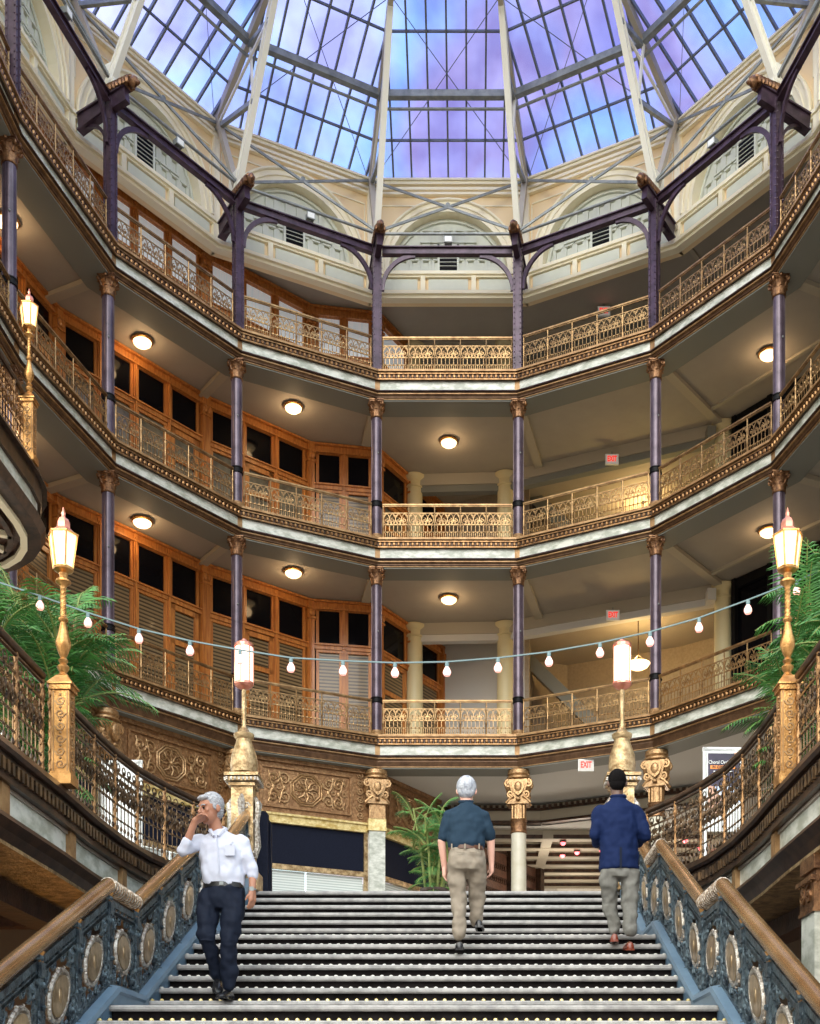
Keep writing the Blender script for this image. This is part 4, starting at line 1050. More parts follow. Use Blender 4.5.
# pillar lanterns at the head of the stair
def make_pillar():
    t = thing('lantern_pillar', 'l', 'lamp'); m = MB(); m.box((0, 0, .12), (.42, .42, .24)); m.box((0, 0, .80), (.28, .28, 1.2))
    m.box((0, 0, 1.38), (.34, .34, .04)); m.box((0, 0, 1.44), (.40, .40, .05)); m.box((0, 0, 1.50), (.44, .44, .04)); m.build('pedestal', 'pale_gold', t, False)
    m = MB()
    for k in range(4):
        M = Matrix.Rotation(k*pi/2, 4, 'Z') @ Matrix.Translation((0, -.145, 0))
        m.tube([(0, 0, .45), (0, -.03, .6), (0, -.02, .9), (0, -.04, 1.15), (0, 0, 1.25)], [.03, .05, .035, .055, .02], 6, M=M); 
        for q in range(4): m.tube(spiral(.06*(1 if q % 2 else -1), .5+q*.2, .05, 1.2, 0, 7), .012, 4, M=M)
        for q in range(8): m.box((-.18+q*.052, -.065, 1.44), (.026, .03, .04), M)
    m.build('pedestal_carving', 'medallion_rim', t)
    m = MB(); m.lathe([(.10, 1.52), (.165, 1.56), (.18, 1.66), (.165, 1.80), (.11, 1.95), (.10, 2.0), (.13, 2.03), (.135, 2.07), (.08, 2.10), (.05, 2.15), (.03, 2.18), (.028, 2.66), (.04, 2.68)], 14, phase=pi/14); m.build('vase_pole', 'pale_gold', t)
    m = MB(); m.lathe([(.10, 2.72), (.115, 2.74), (.115, 3.22), (.10, 3.24)], 14); m.build('lantern_glass', 'lamp_rose', t)
    m = MB(); m.lathe([(.04, 2.66), (.10, 2.69), (.125, 2.72), (.125, 2.75), (.10, 2.76)], 14); m.lathe([(.10, 3.20), (.125, 3.21), (.125, 3.25), (.10, 3.27), (.05, 3.29), (.03, 3.32)], 14)
    for k in range(6): a = k*pi/3+.3; m.bar((.12*cos(a), .12*sin(a), 2.73), (.12*cos(a), .12*sin(a), 3.23), .012, .012, up=(cos(a), sin(a), 0))
    m.build('lantern_frame', 'copper', t, False); return t
P = First(make_pillar())
for s_, nm in ((-1, 'left'), (1, 'right')):
    x = -.485+s_*2.48; P.put((x, 15.35, Z(L1)), 0, 'pale gilt pillar with lit cylinder lantern, %s side of the stair head' % nm, 'lantern pillars at the stair head'); glow('pillar_glow', (x, 15.0, Z(L1)+3.0), 4, (1, .74, .5), .1)
# ------------------------------------------------------------------ the staircase
SX, W_, RISE, RUN = -.44, 4.83, .1468, .313
SXo = lambda d: -.41-.0*d
NOSE = []       # (d, h) from low to high
d = 9.18; hh = .1786*W_
for k in range(7, 0, -1): NOSE.append((d-.313*k, hh-RISE*k))
NOSE.append((d, hh)); LAND1 = len(NOSE)-1
d = 2.139*W_; 
for k in range(1, 8): NOSE.append((10.33+.3217*(k-1), hh+RISE*k))
LAND2 = len(NOSE)-1
h2 = NOSE[-1][1]; d0 = 13.38
for k in range(1, 8): NOSE.append((d0+.3135*(k-1), h2+RISE*k))
NOSE[-1] = (NOSE[-1][0], L1)
st = struct('staircase', label='wide stone staircase with light nosings rising to the main floor')
mS = MB()
for i, (d, h) in enumerate(NOSE):
    nd = NOSE[i+1][0] if i+1 < len(NOSE) else 15.6
    dep = nd-d
    m = MB(); m.box((SX, d+dep/2+.02, Z(h)-.02), (W_, dep+.04, .04)); 
    m.tube([(SX-W_/2+.004, d+.012, Z(h)-.024), (SX+W_/2-.004, d+.012, Z(h)-.024)], .026, 8)
    stp = m.build('step', 'stone' if i < len(NOSE)-1 else 'stone', st)
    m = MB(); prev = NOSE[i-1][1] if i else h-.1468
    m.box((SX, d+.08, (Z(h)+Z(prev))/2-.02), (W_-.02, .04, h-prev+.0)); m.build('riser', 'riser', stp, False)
    if i < LAND2+1 and i != LAND1:
        m = MB(); n = int(W_/.079) if i <= LAND1 else int(W_/.085)
        for k in range(n):
            m.ball((SX-W_/2+(k+.5)*W_/n, d+.02, Z(h)+.001), .020, 6, 4, (1, .8, (1.05 if i < LAND1+2 else .85-.06*(i-LAND1))))
        o = m.build('nosing_studs', 'stud' if i <= LAND1+1 else 'stud_pale', stp)
        o['kind'] = 'stuff'
# body under the steps
m = MB(); secs = []
for d, h in ((7.0, NOSE[0][1]-.2), (9.2, NOSE[LAND1][1]-.25), (10.3, NOSE[LAND1][1]-.2), (12.3, h2-.25), (13.3, h2-.25), (15.4, L1-.25)):
    secs.append([Vector((SX-W_/2+.02, d, Z(h))), Vector((SX+W_/2-.02, d, Z(h))), Vector((SX+W_/2-.02, d, Z(h)-.35)), Vector((SX-W_/2+.02, d, Z(h)-.35))])
m.sections(secs); m.build('underside', 'dark_wood', st, False)
# balustrades
D0, BPW = 9.42, .76
Hbase = lambda d: None
def base_h(d):     # stringer line height above eye, following flights and landings
    L_1 = NOSE[LAND1][1]; sl = (h2-L_1)/2.28
    if d <= 9.42: return L_1-sl*(9.42-d)
    if d <= 10.18: return L_1
    if d <= 12.46: return L_1+sl*(d-10.18)
    if d <= 13.22: return h2
    return min(h2+(L1-h2)/2.0*(d-13.22), L1)
for s_, nm in ((-1, 'left'), (1, 'right')):
    X = SX+s_*(W_/2+.06)
    t = thing('stair_balustrade', 'blue-black iron balustrade with oval medallions, %s side of the stair' % nm, 'balustrade', (X, 6.38, ZE), 0, 'stair balustrades')
    y0 = 6.38; brk = [6.38, 9.42, 10.18, 12.46, 13.22, 15.22]
    # blue stringer
    m = MB(); secs = []; m2 = MB(); secs2 = []; secs3 = []
    for d in brk:
        b = base_h(d); secs.append([Vector((x, d-y0, b+z)) for x, z in ((-s_*.085, -.20), (s_*.10, -.20), (s_*.10, .15), (-s_*.02, .15), (-s_*.085, .13))])
        secs2.append([Vector((x, d-y0, b+z)) for x, z in ((-s_*.105, .13), (-s_*.095, .175), (s_*.06, .20), (s_*.06, .15), (-s_*.085, .11))])
    m.sections(secs); m.build('stringer', 'stringer', t, False); m2.sections(secs2); m2.build('stringer_moulding', 'stringer', t, False)
    # handrail
    m = MB(); hp = [Vector((0, d-y0, base_h(d)+.985)) for d in brk]; 
    for p, q in zip(hp[:-1], hp[1:]): m.tube([p, q], .062, 14)
    for p in hp[1:-1]: m.ball(p, .062, 12, 8)
    m.build('handrail', 'handrail', t)
    for a, b_ in ((9.42, 10.18), (12.46, 13.22)):
        m = MB()
        for k in range(13): 
            y = a+(b_-a)*(k+.0)/12-y0; m.tube([(0, y-.008, base_h(a)+.985), (0, y+.008, base_h(a)+.985)], .069, 12)
        m.build('rail_rings', 'medallion_rim', t)
    m = MB()
    for p, q in zip(hp[:-1], hp[1:]): m.bar(p-Vector((0, 0, .13)), q-Vector((0, 0, .13)), .05, .03, up=(1, 0, 0)); m.bar(p-Vector((0, 0, .20)), q-Vector((0, 0, .20)), .04, .03, up=(1, 0, 0)); m.bar(p-Vector((0, 0, .80)), q-Vector((0, 0, .80)), .05, .04, up=(1, 0, 0))
    m.build('iron_rail', 'teal_iron', t, False)
    # panels
    slope_of = lambda d: (base_h(d+.2)-base_h(d-.2))/.4
    protos = {}
    k0 = -4
    bounds = [9.42-.76*i for i in range(4, 0, -1)]+[9.42, 10.18, 10.94, 11.70, 12.46, 13.22, 13.887, 14.553, 15.22]
    for a, b_ in zip(bounds[:-1], bounds[1:]):
        w = b_-a; sl = (base_h(b_-1e-4)-base_h(a+1e-4))/w; key = (round(w, 2), round(sl, 2))
        if key not in protos:
            m = MB(); sh = lambda y, z: (0, y, z+sl*y)
            def T(pts): return [sh(p[0], p[2]) for p in pts]
            for z in (.20, .78): m.bar(sh(-w/2, z), sh(w/2, z), .025, .03, up=(1, 0, 0))
            ox = w/2
            # corner scrolls
            for cy_, cz_, hnd in ((-.27, .30, 1), (.27, .30, -1), (-.27, .70, -1), (.27, .70, 1)):
                m.tube(T(spiral(cy_, cz_, .085, 1.6, (pi if cy_ < 0 else 0), 13, hnd)), [.016]*7+[.012]*7, 5); m.ball(sh(cy_, cz_), .026, 6, 4)
                for q in range(5):
                    a_ = q*1.26+cz_*5; m.tube([sh(cy_+.03*cos(a_), cz_+.03*sin(a_)), sh(cy_+.09*cos(a_+.4), cz_+.09*sin(a_+.4)), sh(cy_+.125*cos(a_), cz_+.125*sin(a_))], [.008, .018, .004], 4)
            for cy_ in (-.09, .09):
                for cz_, hn in ((.25, 1), (.75, -1)): m.tube(T(spiral(cy_, cz_, .055, 1.3, pi/2, 9, hn*(1 if cy_ > 0 else -1))), .012, 5)
            for cy_ in (-.31, .31):
                for cz_ in (.44, .50, .56): m.ball(sh(cy_, cz_), .028, 6, 4, (.6, 1, 1.3)); m.tube(circ_y(cy_, cz_, .045, sl), .009, 4, True)
            for i in range(7): y = -w/2+.06+i*(w-.12)/6; m.bar(sh(y, .80), sh(y, .86), .014, .02, up=(1, 0, 0)); m.tube(circ_y(y, .165, .028, sl), .008, 4, True)
            sp_ = m
            mm = MB(); rz_, ry_ = .170, .195
            mm.tube([sh(ry_*cos(q*pi/12), .495+rz_*sin(q*pi/12)) for q in range(24)], .022, 6, True); mm.tube([sh((ry_-.035)*cos(q*pi/12), .495+(rz_-.035)*sin(q*pi/12)) for q in range(24)], .012, 5, True)
            for q in range(12): a_ = q*pi/6; mm.ball(sh((ry_+.018)*cos(a_), .495+(rz_+.018)*sin(a_)), .016, 5, 4)
            md = MB(); md.v = []; 
            vs = [(x, (ry_-.03)*cos(q*pi/12), .495+(rz_-.03)*sin(q*pi/12)+sl*(ry_-.03)*cos(q*pi/12)) for x in (-.02, .02) for q in range(24)]
            md.add(vs, [tuple(range(23, -1, -1)), tuple(range(24, 48))]+[(q, (q+1) % 24, (q+1) % 24+24, q+24) for q in range(24)]); md.ball(sh(0, .495), .05, 8, 6, (.7, 1, 1.6))
            protos[key] = [sp_, mm, md, None]
        pr = protos[key]; loc = ((0, (a+b_)/2-y0, base_h((a+b_)/2)))
        if pr[3] is None:
            o = pr[0].build('iron_panel', 'teal_iron', t); r1 = pr[1].build('medallion_rim', 'medallion_rim', o); r2 = pr[2].build('medallion', 'medallion', o); pr[3] = (o, r1, r2)
        else:
            o = pr[3][0].copy(); COL.objects.link(o); o.parent = t
            for c in pr[3][1:]: cc = c.copy(); COL.objects.link(cc); cc.parent = o
        o.location = loc
    bk = None
    for b in bounds[:-1]:
        y_ = b+.36
        if bk is None:
            m = MB(); m.tube([(0, 0, -.19), (0, 0, -.10), (-s_*.02, 0, -.05)], [.018, .024, .03], 8); m.box((0, 0, -.14), (.05, .06, .04)); o = bk = m.build('rail_bracket', 'gold', t)
        else: o = bk.copy(); COL.objects.link(o); o.parent = t
        o.location = (0, b-y0, base_h(b)+.985)
    npst = None
    for b in bounds:
        if npst is None:
            m = MB(); m.bar((0, 0, .05), (0, 0, .86), .05, .06, up=(0, 1, 0)); m.box((0, 0, .10), (.09, .10, .14)); m.box((0, 0, .80), (.075, .085, .10)); m.lathe([(.03, .86), (.04, .88), (.025, .92)], 8)
            for z in (.25, .4, .55, .7): m.ball((-.03, 0, z), .024, 6, 4); m.ball((.03, 0, z), .024, 6, 4)
            npst = m.build('baluster_post', 'teal_iron', t); o = npst
        else: o = npst.copy(); COL.objects.link(o); o.parent = t
        o.location = (0, b-y0, base_h(b))

# unseen point lights: warm glow under the balconies, added fill in the main hall
glow('under_balcony_glow', (-4.9, 14.6, 1.1), 26, (1, .50, .12), .3)
glow('under_balcony_glow', (-7.2, 10.5, .9), 14, (1, .62, .30), .3)
glow('under_balcony_glow', (5.6, 9.0, 2.4), 25, (1, .70, .42), .3)
for x, y in ((2.5, 34.2), (5.5, 33.5), (3.5, 38)): glow('hall_fill', (x, y, Z(6.6)), 90, (1, .88, .72), .4)
# ------------------------------------------------------------------ round-ended balcony at the left edge, level of the lowest gallery
g = struct('trim_12', label='round-ended balcony edge at the left picture side')
RB = [(-6.38, 6.0), (-6.38, 16.95)]+[(-7.9+1.52*cos(a), 16.95+1.7*sin(a)) for a in [radians(x) for x in (15, 30, 45, 60, 75, 90)]]+[(-8.4, 18.6)]
def rsweep(prof, name, m_):
    m = MB(); secs = []; N = len(RB)
    for i, (x, y) in enumerate(RB):
        d = Vector(RB[min(i+1, N-1)])-Vector(RB[max(i-1, 0)]); d.normalize(); nx, ny = -d.y, d.x
        secs.append([Vector((x+nx*e, y+ny*e, Z(h))) for e, h in prof])
    m.sections(secs); return m.build(name, m_, g, False)
HB = HL[2]-.03
rsweep([(-.12, HB+.02), (-.14, HB-.05), (.3, HB-.05), (.3, HB+.02)], 'edge_strip', 'dark_bronze')
rsweep([(-.07, HB-.05), (-.05, HB-.28), (.2, HB-.28), (.2, HB-.05)], 'dentil_band', 'dark_bronze')
rsweep([(.0, HB-.28), (.0, HB-.56), (.2, HB-.56), (.2, HB-.28)], 'marble_band', 'marble')
rsweep([(-.08, HB-.56), (-.12, HB-.62), (-.05, HB-.74), (.25, HB-.74), (.25, HB-.56)], 'lower_moulding', 'dark_bronze')
rsweep([(.14, HB-.70), (.14, HB-.80), (.24, HB-.80), (.24, HB-.70)], 'white_rib', 'cream')
rsweep([(.34, HB-.68), (.34, HB-.78), (.42, HB-.78), (.42, HB-.68)], 'bronze_rib', 'dark_bronze')
rsweep([(.95, HB-.68), (.95, HB-.78), (1.1, HB-.78), (1.1, HB-.68)], 'bronze_rib', 'dark_bronze')
m = MB(); m2 = MB(); N = len(RB)
for y in [8+i*.85 for i in range(10)]: m.bar((-6.8, y, Z(HB-.74)), (-8.0, y, Z(HB-.74)), .09, .08); m2.bar((-6.9, y+.40, Z(HB-.72)), (-7.4, y+.40, Z(HB-.72)), .40, .03)
for a in (20, 45, 70): a = radians(a); m.bar((-7.9+1.15*cos(a), 16.95+1.3*sin(a), Z(HB-.74)), (-7.9+.3*cos(a), 16.95+.3*sin(a), Z(HB-.74)), .09, .08)
m.build('cross_rib', 'cream', g, False); m2.build('soffit_panel', 'marble', g, False)
m = MB(); quadslab(m, [Vector((x-.14, y-(.14 if y > 17 else 0), 0)) for x, y in RB]+[Vector((-8.6, 18.6, 0)), Vector((-8.6, 6, 0))], Z(HB-.68), Z(HB-.01)); sone('floor', m, 'dark_wood', 'floor of the round-ended balcony')
t = thing('balcony_railing', 'dark scroll railing of the round-ended balcony high at the left picture edge', 'railing', (-6.36, 16.8, Z(HB+.02)), 0)
pr = wing_panel(.62).build('scroll_panel', 'bronze', t); fp = True
pathp = [Vector((x, y, 0)) for x, y in RB[1:]]; near = [Vector((-6.36, 16.0-.62*i, 0)) for i in range(4)]
poly_ = [Vector((-6.38, 13.9+.62*i, 0)) for i in range(5)]+[Vector((-6.42, 17.1, 0)), Vector((-6.60, 17.70, 0)), Vector((-7.05, 18.25, 0)), Vector((-7.7, 18.52, 0))]
post = None; hp = []
for i, p in enumerate(poly_):
    hp.append(Vector((p.x+6.36, p.y-16.8, .95)))
    if i != 5:
        if post is None: o = post = twisted_post().build('post', 'bronze', t)
        else: o = post.copy(); COL.objects.link(o); o.parent = t
        o.location = (p.x+6.36, p.y-16.8, 0)
    if i < len(poly_)-1:
        q = poly_[i+1]; mid = (p+q)/2
        if fp: o = pr; fp = False
        else: o = pr.copy(); COL.objects.link(o); o.parent = t
        o.location = (mid.x+6.36, mid.y-16.8, 0); o.rotation_euler = (0, 0, atan2(q.y-p.y, q.x-p.x)); o.scale = ((q-p).length/.62, 1, 1)
m = MB(); m.tube(hp, .035, 8); m.build('handrail', 'dark_bronze', t)
# ------------------------------------------------------------------ marble pier with bronze capital under the right balcony
t = thing('marble_pier', 'white marble pier with bronze capital under the right balcony, at the lower right edge', 'pier', (WAX+3.29+.17, 9.8, 0)); hb = Z(L1-.77)
m = MB(); m.box((0, 0, (hb-.47)/2), (.38, .38, hb-.47)); m.build('shaft', 'marble', t, False)
m = MB(); m.box((0, 0, hb-.06), (.40, .40, .12)); m.box((0, 0, hb-.15), (.34, .34, .08)); m.box((0, 0, hb-.20), (.46, .46, .04)); m.box((0, 0, hb-.33), (.40, .40, .26)); m.box((0, 0, hb-.46), (.42, .42, .03))
for k in range(4):
    M = Matrix.Rotation(k*pi/2, 4, 'Z') @ Matrix.Translation((0, -.21, 0))
    for s_ in (-1, 1): m.tube(spiral(s_*.09, hb-.32, .08, 1.4, pi/2, 10, s_), .014, 4, M=M)
    for q in range(6): m.ball((-.17+q*.068, 0, hb-.22), .016, 5, 3, M=M)
m.build('capital', 'capital', t)
# ------------------------------------------------------------------ palms
def frond(m, base, az, el, L, droop, nl, lw, ll):
    pts = []; p = Vector(base); d = Vector((cos(el)*sin(az), cos(el)*cos(az), sin(el))); n = 12
    for i in range(n+1):
        pts.append(p.copy()); p += d*(L/n); d = (d+Vector((0, 0, -droop/n))).normalized()
    m.cur = 1; m.tube(pts, [.012*(1-.8*i/n)+.002 for i in range(n+1)], 4); m.cur = 0
    for i in range(nl):
        f = .18+.80*i/nl; k = f*n; a = int(k); t_ = k-a; c = pts[a].lerp(pts[min(a+1, n)], t_); ax = (pts[min(a+1, n)]-pts[max(a-1, 0)]).normalized()
        side = ax.cross(Vector((0, 0, 1)))
        if side.length < .1: side = Vector((1, 0, 0))
        side.normalize(); l_ = ll*sin(pi*(f*.8+.12))*random.uniform(.85, 1.1)
        for s_ in (-1, 1):
            dd = (side*s_*.85+ax*.55+Vector((0, 0, -.18+random.uniform(-.15, .1)))).normalized(); w = ax*lw
            t1 = c+dd*l_*.5; t2 = c+dd*l_+Vector((0, 0, -l_*.22)); up = dd.cross(ax)*lw*.35
            m.add([c-w*.25, c+w*.25, t1+w*.6, t1-w*.6, t2, t1+up], [(0, 1, 2, 5), (0, 5, 3), (3, 5, 4), (5, 2, 4)])
def palm(loc, label, ht, nf, spread, seed, lean=0):
    random.seed(seed); t = thing('potted_palm', label, 'palm', loc); 
    m = MB(); m.lathe([(.14, 0), (.19, .30), (.21, .32), (.21, .36), (.18, .36), (.17, .33)], 18); m.build('planter', 'terracotta', t)
    m = MB(); stems = []
    for k in range(7):
        a = k*.9+random.random(); r = .12; b = Vector((r*cos(a), r*sin(a), .30)); tp = Vector((r*cos(a)*2.6, r*sin(a)*2.6, ht*random.uniform(.42, .86))); stems.append(tp); m.tube([b, (b+tp)/2+Vector((.02, 0, 0)), tp], [.022, .018, .014], 6)
    m.build('stem', 'stem', t)
    groups = []
    m = MB()
    for k in range(nf):
        s_ = stems[k % len(stems)]; z = s_.z; el = random.uniform(.45, 1.4); az = random.uniform(0, 2*pi)
        frond(m, s_+Vector((0, 0, -random.uniform(0, .42*z))), az, el, random.uniform(.55, .95)*spread, random.uniform(.9, 1.8), 19, .015*spread, .25*spread)
    for k in range(nf//3): frond(m, Vector((0, 0, random.uniform(.35, .9)*ht*.4)), random.uniform(0, 2*pi), random.uniform(.3, 1.1), random.uniform(.5, .85)*spread, 1.6, 17, .015*spread, .23*spread)
    m.build('fronds', ['leaf', 'stem'], t, False); return t
palm((-4.35, 11.9, Z(L1)), 'tall leafy palm behind the left lamp post', 3.1, 90, 1.0, 3)
palm((-4.75, 10.9, Z(L1)), 'palm at the left picture edge beside the lamp post', 2.3, 60, .9, 5)
palm((3.45, 11.8, Z(L1)), 'tall palm behind the right lamp post', 3.1, 84, 1.0, 8)
palm((3.62, 10.95, Z(L1)), 'palm at the right picture edge beside the lamp post', 2.6, 60, .85, 9)
palm((-.52, 17.0, Z(L1)), 'small potted palm beside the man in the polo shirt, at the stair head', 2.0, 70, .62, 12)
# ------------------------------------------------------------------ posters
def board(px0, px1, pyt, d, hgt, label, rz, face):
    x0, x1 = (px0-470)*d/1170, (px1-470)*d/1170; w = (x1-x0)/cos(rz); top = (1115-pyt)*d/1170-L1; t = thing('poster_stand', label, 'poster stand', ((x0+x1)/2, d, Z(L1)), rz)
    m = MB()
    for x in (-w/2+.03, w/2-.03): m.bar((x, .03, 0), (x, .03, top), .05, .05, up=(0, 1, 0))
    for z in (top-.03, top-hgt): m.bar((-w/2, .03, z), (w/2, .03, z), .05, .06)
    m.box((0, .08, .03), (w+.1, .4, .05)); m.build('frame', 'white_paint', t, False)
    m = MB(); m.box((0, .02, top-hgt/2), (w-.06, .03, hgt-.04)); m.build('sheet', face, t, False); return t, w, top
t, w, top = board(101, 142, 760, 16.6, 1.3, 'blank white poster stand behind the left curved railing', -.05, 'white_paint')
mat('poster_purple', (.012, .008, .025), .4, noise=(3, 1, (.03, .018, .05))); mat('poster_skin', (.50, .27, .18), .5, noise=(6, 1, (.62, .38, .28))); mat('poster_orange', (.9, .30, .05), .5); mat('poster_blue', (.25, .38, .62), .5, noise=(5, 1, (.60, .68, .80)))
t, w, top = board(703, 745, 747, 16.4, 1.15, 'white framed concert poster behind the right curved railing', .03, 'white_paint')
m = MB(); m.box((0, 0, top-.32), (w-.14, .012, .46)); m.build('dark_panel', 'poster_purple', t, False)
m = MB(); m.prism([(-w/2+.07, top-.96), (-w/2+.07, top-.54), (-w/2+.16, top-.56), (-.08, top-.66), (.0, top-.72), (.1, top-.66), (.16, top-.68), (.05, top-.80), (0, top-.96)], -.008, .006); m.build('hands_picture', 'poster_skin', t, False)
m = MB(); m.box((.05, .004, top-.66), (w-.24, .01, .22)); m.build('blue_panel', 'poster_blue', t, False)
lettering('title', 'Choral Orchestra', .072, 'white_paint', t, (-.02, -.014, top-.22), scale=(.78, 1, 1))
m = MB(); m.box((-.02, -.006, top-.285), (w-.24, .006, .05)); m.build('orange_band', 'poster_orange', t, False)
lettering('subtitle', 'IN CONCERT', .05, 'poster_purple', t, (-.02, -.016, top-.285))
m = MB(); m.box((-.02, -.008, top-.345), (.26, .004, .012)); m.box((-.02, -.008, top-.385), (.12, .004, .012)); m.build('small_lines', 'white_paint', t, False)
m = MB(); m.prism([(w/2-.16, top-.08), (w/2-.07, top-.08), (w/2-.07, top-.2), (w/2-.12, top-.16)], -.012, -.006); m.build('corner_flash', 'poster_skin', t, False)
# tall black display panels beside the left pillar
for k, (px, wd, nm) in enumerate(((262.5, .16, 'nearer the lantern pillar'), (268.5, .05, 'its slim neighbour to the right'))):
    d = 15.9; t = thing('display_panel', 'tall black display panel at the stair head, %s' % nm, 'panel', ((px-470)*d/1170, d+.1*k, Z(L1)), .0)
    H = 1.20-.1*k; m = MB(); pr = [(-wd/2, .03), (wd/2, .03), (wd/2, H-.04), (wd/2-.03, H), (-wd/2+.03, H), (-wd/2, H-.04)]; m.prism(pr, -.05, .05); m.build('panel', 'sign_navy', t, False)
    m = MB(); m.box((0, 0, .015), (wd+.1, .3, .03)); m.build('foot', 'black', t, False)
# ------------------------------------------------------------------ string of bulbs across the court
BL = [(-12, 588), (40, 605), (88, 622), (139, 638), (190, 650), (240, 659), (291, 667), (343, 670), (395, 672), (447, 671), (498, 667), (549, 661), (600, 652), (650, 641), (699, 627), (748, 609), (797, 590), (846, 568)]
d = 11.4; K = d/1170
t = thing('string_light', 'long sagging cable with glowing pink bulbs hung across the court', 'string lights', ((-440)*0, d, ZE))
wp = [((px-470)*K, 0, (1115-py+9)*K) for px, py in BL]
wp = [(-7.6, .3, 6.35), (-6.2, .1, 5.75)]+wp+[(5.6, .2, 6.5), (7.9, .4, 7.4)]
m = MB(); m.tube(wp, .007, 5); m.tube([(x, y+.012, z+.010) for x, y, z in wp], .005, 4); m.build('cable', 'wire', t)
bb = None
for px, py in BL:
    if bb is None:
        m = MB(); m.lathe([(.012, .045), (.020, .035), (.038, .0), (.040, -.02), (.028, -.045), (.004, -.055)], 10); o = m.build('bulb', 'bulb_pink', t); m = MB(); m.lathe([(.018, .03), (.020, .075), (.012, .09)], 8); s_ = m.build('socket', 'wire', o); bb = (o, s_)
    else:
        o = bb[0].copy(); COL.objects.link(o); o.parent = t; c = bb[1].copy(); COL.objects.link(c); c.parent = o
    o.location = ((px-470)*K, 0, (1115-py)*K)
# room number on the top left shopfront
sf = [o for o in bpy.data.objects if o.name.startswith('shopfront') and 'top gallery, third' in o.get('label', '')]
if sf: lettering('number', '441', .22, 'plum_iron', sf[0], (3.55, -.05, 1.98))

# ------------------------------------------------------------------ PEOPLE
mat('skin_tan', (.36, .155, .09), .5, noise=(8, .6, (.42, .20, .125))); mat('skin_pale', (.68, .36, .27), .5, noise=(8, .6, (.75, .44, .34))); mat('skin_dark', (.12, .06, .04), .45)
mat('hair_grey', (.24, .24, .26), .6, noise=(40, 1, (.50, .50, .53), (1, 1, 3)), bump=(90, .8)); mat('hair_black', (.006, .005, .005), .8, spec=.08, bump=(120, .5)); mat('hair_white', (.28, .30, .36), .6, noise=(22, 1, (.62, .64, .68), (1, 1, .4)), bump=(90, .8))
mat('shirt_white', (.56, .58, .68), .7, spec=.12, bump=(9, .3)); mat('trouser_navy', (.010, .014, .027), .7, spec=.12, bump=(9, .3)); mat('polo_navy', (.020, .040, .065), .8, spec=.12, bump=(9, .3)); mat('khaki', (.26, .215, .165), .8, spec=.12, noise=(4, 1, (.33, .28, .22)), bump=(9, .3)); mat('blazer_blue', (.007, .016, .062), .75, spec=.12, bump=(9, .3)); mat('trouser_grey', (.13, .125, .11), .75, spec=.12, noise=(4, 1, (.23, .225, .205)), bump=(9, .3))
mat('shoe_black', (.012, .012, .014), .25); mat('shoe_brown', (.17, .03, .012), .25); mat('belt_black', (.01, .01, .01), .3); mat('belt_brown', (.10, .04, .02), .35)
def capsule(m, p, q, r1, r2, n=12, sc=1.0):
    """tapered limb, rounded at both ends"""
    p = Vector(p); q = Vector(q); d = q-p; L = d.length; u = d/L
    pts = []; rs = []
    for i in range(4): a = pi/2*i/4; pts.append(p-u*r1*cos(a)); rs.append(max(r1*sin(a), .002))
    pts.append(p); rs.append(r1); pts.append(p.lerp(q, .35)); rs.append((r1*.65+r2*.35)*sc); pts.append(p.lerp(q, .7)); rs.append(r1*.3+r2*.7); pts.append(q); rs.append(r2)
    for i in range(3, -1, -1): a = pi/2*i/4; pts.append(q+u*r2*cos(a)); rs.append(max(r2*sin(a), .002))
    m.tube(pts, rs, n)
def loft(m, secs, n=20, M=None):
    """secs: (x, y, z, rx, ry)"""
    rings = []
    for x, y, z, rx, ry in secs: rings.append([Vector((x+rx*cos(2*pi*k/n), y+ry*sin(2*pi*k/n), z)) for k in range(n)])
    m.sections(rings)
def fused(m, name, material, parent, vox=.012, smooth=6, wr=0):
    o = m.build(name, material, parent); r = o.modifiers.new('remesh', 'REMESH'); r.mode = 'VOXEL'; r.voxel_size = vox; r.use_smooth_shade = True
    s_ = o.modifiers.new('smooth', 'SMOOTH'); s_.iterations = smooth; s_.factor = .5
    if wr:
        tx = bpy.data.textures.new('folds', 'CLOUDS'); tx.noise_scale = .11; tx.noise_depth = 1; tx.noise_type = 'SOFT_NOISE'
        dm = o.modifiers.new('folds', 'DISPLACE'); dm.texture = tx; dm.strength = wr; dm.mid_level = .5; dm.texture_coords = 'LOCAL'
    return o
def hand(m, w, d, side, curl=.5, s=1.0, palm_n=(0, -1, 0)):
    """palm and five fingers; w wrist point, d direction of the hand, side = direction of the thumb edge"""
    w = Vector(w); d = Vector(d).normalized(); side = Vector(side); side = (side-d*side.dot(d)).normalized(); nrm = side.cross(d)
    if nrm.dot(Vector(palm_n)) < 0: nrm = -nrm
    capsule(m, w+side*.012, w+d*.075*s+side*.022, .026*s, .024*s, 8); capsule(m, w-side*.010, w+d*.070*s-side*.022, .025*s, .022*s, 8)
    for k, (off, L) in enumerate(((.033, .070), (.012, .080), (-.010, .074), (-.030, .056))):
        b = w+d*.078*s+side*off*s; a1 = curl*.7; a2 = curl*1.5; L *= s
        k1 = b+(d*cos(a1)+nrm*sin(a1))*L*.5; k2 = k1+(d*cos(a2)+nrm*sin(a2))*L*.5
        m.tube([b-d*.02, b, k1, k2], [.0105*s, .0105*s, .0095*s, .008*s], 7); m.ball(k2, .0078*s, 6, 4)
    b = w+d*.02*s+side*.03*s; k1 = b+(side*.6+d*.7+nrm*.2).normalized()*.042*s; k2 = k1+(d*.9+side*.1+nrm*.45).normalized()*.034*s
    m.tube([b-side*.015, b, k1, k2], [.014*s, .0135*s, .011*s, .009*s], 7); m.ball(k2, .009*s, 6, 4)
